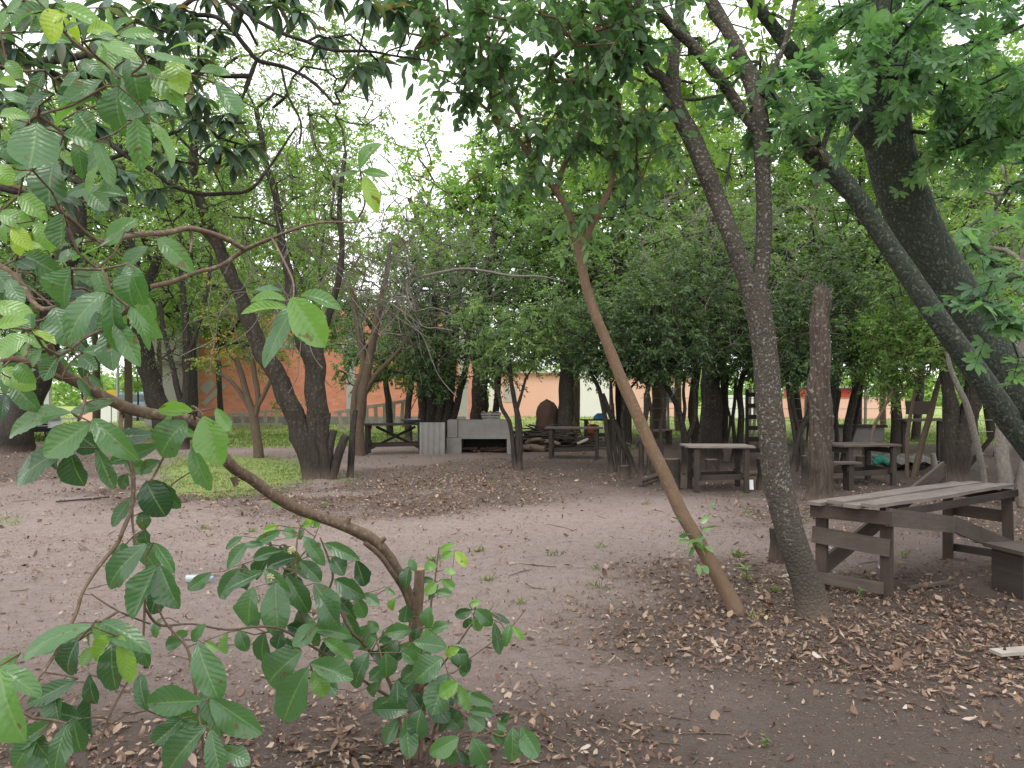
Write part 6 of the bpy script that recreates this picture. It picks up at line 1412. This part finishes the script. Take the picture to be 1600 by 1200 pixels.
def odds():
    # bottle lying on the ground
    c = gnd(311, 917); c[2] = float(gh(c[0], c[1]))+.034
    m, nt = new_mat('clear plastic'); q = N(nt); b = q.bsdf((.75, .85, .9), .15, None, .5); b.inputs['Transmission Weight'].default_value = .55; q.out(b.outputs[0])
    E = empty('plastic_bottle', tuple(c), 'clear crumpled water bottle with a blue label lying on the bare earth', 'bottle', rz=math.radians(8))
    mb = MB(); mb.tube([(-.1, 0, 0), (-.095, 0, 0), (-.03, 0, 0), (.02, 0, 0), (.06, 0, 0), (.085, 0, 0), (.1, 0, 0)], [.026, .032, .031, .032, .03, .016, .013], n=16, noise=.05); mb.build('bottle_body', m, E)
    mb = MB(); mb.tube([(.1, 0, 0), (.115, 0, 0)], .015, n=12, smooth_path=False); mb.build('cap', plain_mat('blue cap', (.2, .4, .75), .5, .1), E)
    mb = MB(); mb.tube([(.015, 0, 0), (.062, 0, 0)], .0335, n=16, smooth_path=False, cap=False); mb.build('paper_label', plain_mat('light blue label', (.35, .6, .85), .5, .2, 30), E)
    # paper standing by stump
    c = gnd(1177, 766); mb = MB(); mb.board((c[0]-.06, c[1], .01), (c[0]-.055, c[1]+.04, .17), .13, .004, (0, -1, .1)); tag(mb.build('paper_sheet', MAT['paper']), 'crumpled white sheet propped beside the slatted table', 'paper')
    # planks on ground
    for a, b, w, lb, mt in (((1420, 928), (1480, 921), .05, 'thin plank offcut lying under the nearest table', 'wood'), ((1556, 1036), (1630, 1030), .09, 'pale flat plank lying in the leaves at the right edge', 'pale'), ((88, 786), (170, 778), .05, 'dark fallen branch on the path at the left', 'wooddark')):
        A = gnd(*a); Bq = gnd(*b); A[2] = float(gh(A[0], A[1]))+.03; Bq[2] = float(gh(Bq[0], Bq[1]))+.03
        mb = MB(); mb.board(A, Bq, w, .02, (0, 0, 1), .004); tag(mb.build('plank' if 'plank' in lb else 'fallen_branch', MAT[mt]), lb, 'plank' if 'plank' in lb else 'branch')
    # edging logs round the shaded seats
    for a, b, r, lb in (((1000, 757), (1040, 742), .05, 'dark log edging between the low stump and the round stump'), ((1120, 746), (1230, 742), .05, 'long dark log lying behind the slatted table')):
        A = gnd(*a); Bq = gnd(*b); A[2] = Bq[2] = r; mb = MB(); mb.tube([A, (A+Bq)/2, Bq], r, n=8, noise=.15); tag(mb.build('log', MAT['b_dark']), lb, 'log', 'logs lying in the shade')
    # masonry and sheets at the right back
    d = 17.5; X = lambda px, dd=d: (px-800)*dd/F
    E = empty('concrete_bench', (X(1345), d, 0), 'low grey concrete slab on blocks behind the grey topped table', 'bench')
    mb = MB(); mb.box(-.75, .45, -.2, .2, .50, .82); mb.build('slab', MAT['concrete'], E)
    mb = MB(); mb.box(-.8, .5, -.25, .25, .82, .88); mb.build('cap_board', MAT['wooddark'], E)
    mb = MB(); mb.box(-.7, -.4, -.15, .15, -.05, .495); mb.build('block', MAT['concrete'], E)
    mb = MB(); mb.box(.1, .4, -.15, .15, -.05, .495); mb.build('block', MAT['concrete'], E)
    for i in range(3):
        mb = MB(); n = 30; L = 1.1; V = []
        for k in range(n+1):
            f = k/n; V += [(f*L*.98, 0, .06*i+.03*math.sin(f*22)), (f*L, .9, .06*i+.1+.03*math.sin(f*22))]
        mb.add(V, [(2*k, 2*k+2, 2*k+3, 2*k+1) for k in range(n)], None, True)
        o = mb.build('roofing_sheet', MAT['fibre']); o.location = (X(1378, 15.6)+.04*i, 15.6-.1*i, .06)
        tag(o, ['bottom corrugated roofing sheet of the pile behind the young tree', 'middle corrugated roofing sheet of the pile behind the young tree', 'top corrugated roofing sheet of the pile behind the young tree'][i], 'roofing sheet', 'piled roofing sheets')
    mb = MB(); c = at(1376, 722, 15.4); mb.tube([c+np.array([x, 0, z]) for x, z in ((-.12, -.05), (-.05, .03), (.03, .05), (.1, 0), (.14, -.06))], [.05, .09, .08, .07, .03], n=10, noise=.3); tag(mb.build('cloth_bundle', MAT['tarp']), 'small teal cloth bundle on the piled roofing sheets', 'cloth')
    # little shelter behind
    d = 17.0; E = empty('wooden_shelf', (X(1440, d), d, 0), 'rough dark wooden counter behind the wispy young tree', 'counter')
    mb = MB(); mb.board((-.5, 0, 1.0), (.5, 0, 1.02), .5, .05); mb.build('board', MAT['wood'], E)
    for x in (-.4, .4):
        mb = MB(); mb.board((x, 0, .98), (x, 0, -.05), .09, .09, (0, 1, 0)); mb.build('leg', MAT['wooddark'], E)
    mb = MB(); mb.board((-.3, .1, 1.28), (.3, .1, 1.28), .02, .3, (0, 0, 1)); mb.build('backboard', MAT['wooddark'], E)
    for i, (px, py) in enumerate(((1442, 735), (1462, 738))):
        c = gnd(px, py); mb = MB(); mb.tube([(c[0], c[1], 0), (c[0]-.06, c[1], .38)], [.07, .05], n=10, smooth_path=False); o = mb.build('concrete_post', MAT['concrete']); tag(o, ['pale leaning concrete post stub, the left of a pair behind the knotty trunk', 'pale leaning concrete post stub, the right of a pair behind the knotty trunk'][i], 'post', 'pale post stubs')
    mb = MB(); A = gnd(1508, 735); Bq = at(1562, 668, A[1]-.5); mb.board(A, Bq, .06, .08); tag(mb.build('prop_beam', MAT['wooddark']), 'dark beam slanting up to the right before the sunny meadow', 'beam')
    # stake beside the two-stem tan tree
    mb = MB(); mb.tube([S(14.8, [(547, 746, 6)])[0][:3], at(549, 700, 14.8), at(553, 655, 14.9), at(556, 640, 14.9)], [.075, .065, .055, .04], n=8, noise=.15); tag(mb.build('stake', MAT['b_dark']), 'dark upright stake right of the stout many-stemmed tree', 'stake')
    # seedlings
    spots = [(1165, 918, .16, 'leafy seedling between the leaning pinkish trunk and the mottled trunk'), (1345, 945, .08, 'tiny seedling under the nearest table'), (570, 690, .45, 'feathery shrub shoot left of the stout many-stemmed tree'), (1195, 1172, .06, 'tiny green sprout in the bare earth near the bottom edge'), (985, 715, .35, 'strappy leafy plant behind the crooked shrub')]
    for px, py, h, lb in spots:
        if 'feathery' in lb: px, py = 447, 700
        c = gnd(px, py); c[2] = float(gh(c[0], c[1])); E = empty('seedling', tuple(c), lb, 'plant')
        mb = MB(); mb.tube([(0, 0, -.02), (.01, 0, h*.5), (0, .01, h)], [.005, .004, .002], n=5); mb.build('stem', MAT['b_tan'], E)
        n = 16; f = rng.uniform(.25, 1, n); a = rng.uniform(0, 6.28, n)
        P = np.column_stack([0*f, 0*f, f*h]); D = np.column_stack([np.cos(a), np.sin(a), rng.uniform(-.1, .7, n)])
        leaves_mesh('leaves', P, D, np.tile([0, 0, 1.0], (n, 1)), h*.5*rng.uniform(.6, 1.1, n), h*.24*rng.uniform(.7, 1.1, n), TPL_OVAL, MAT['fine'], rng.uniform(.3, .8, n), parent=E)
odds()
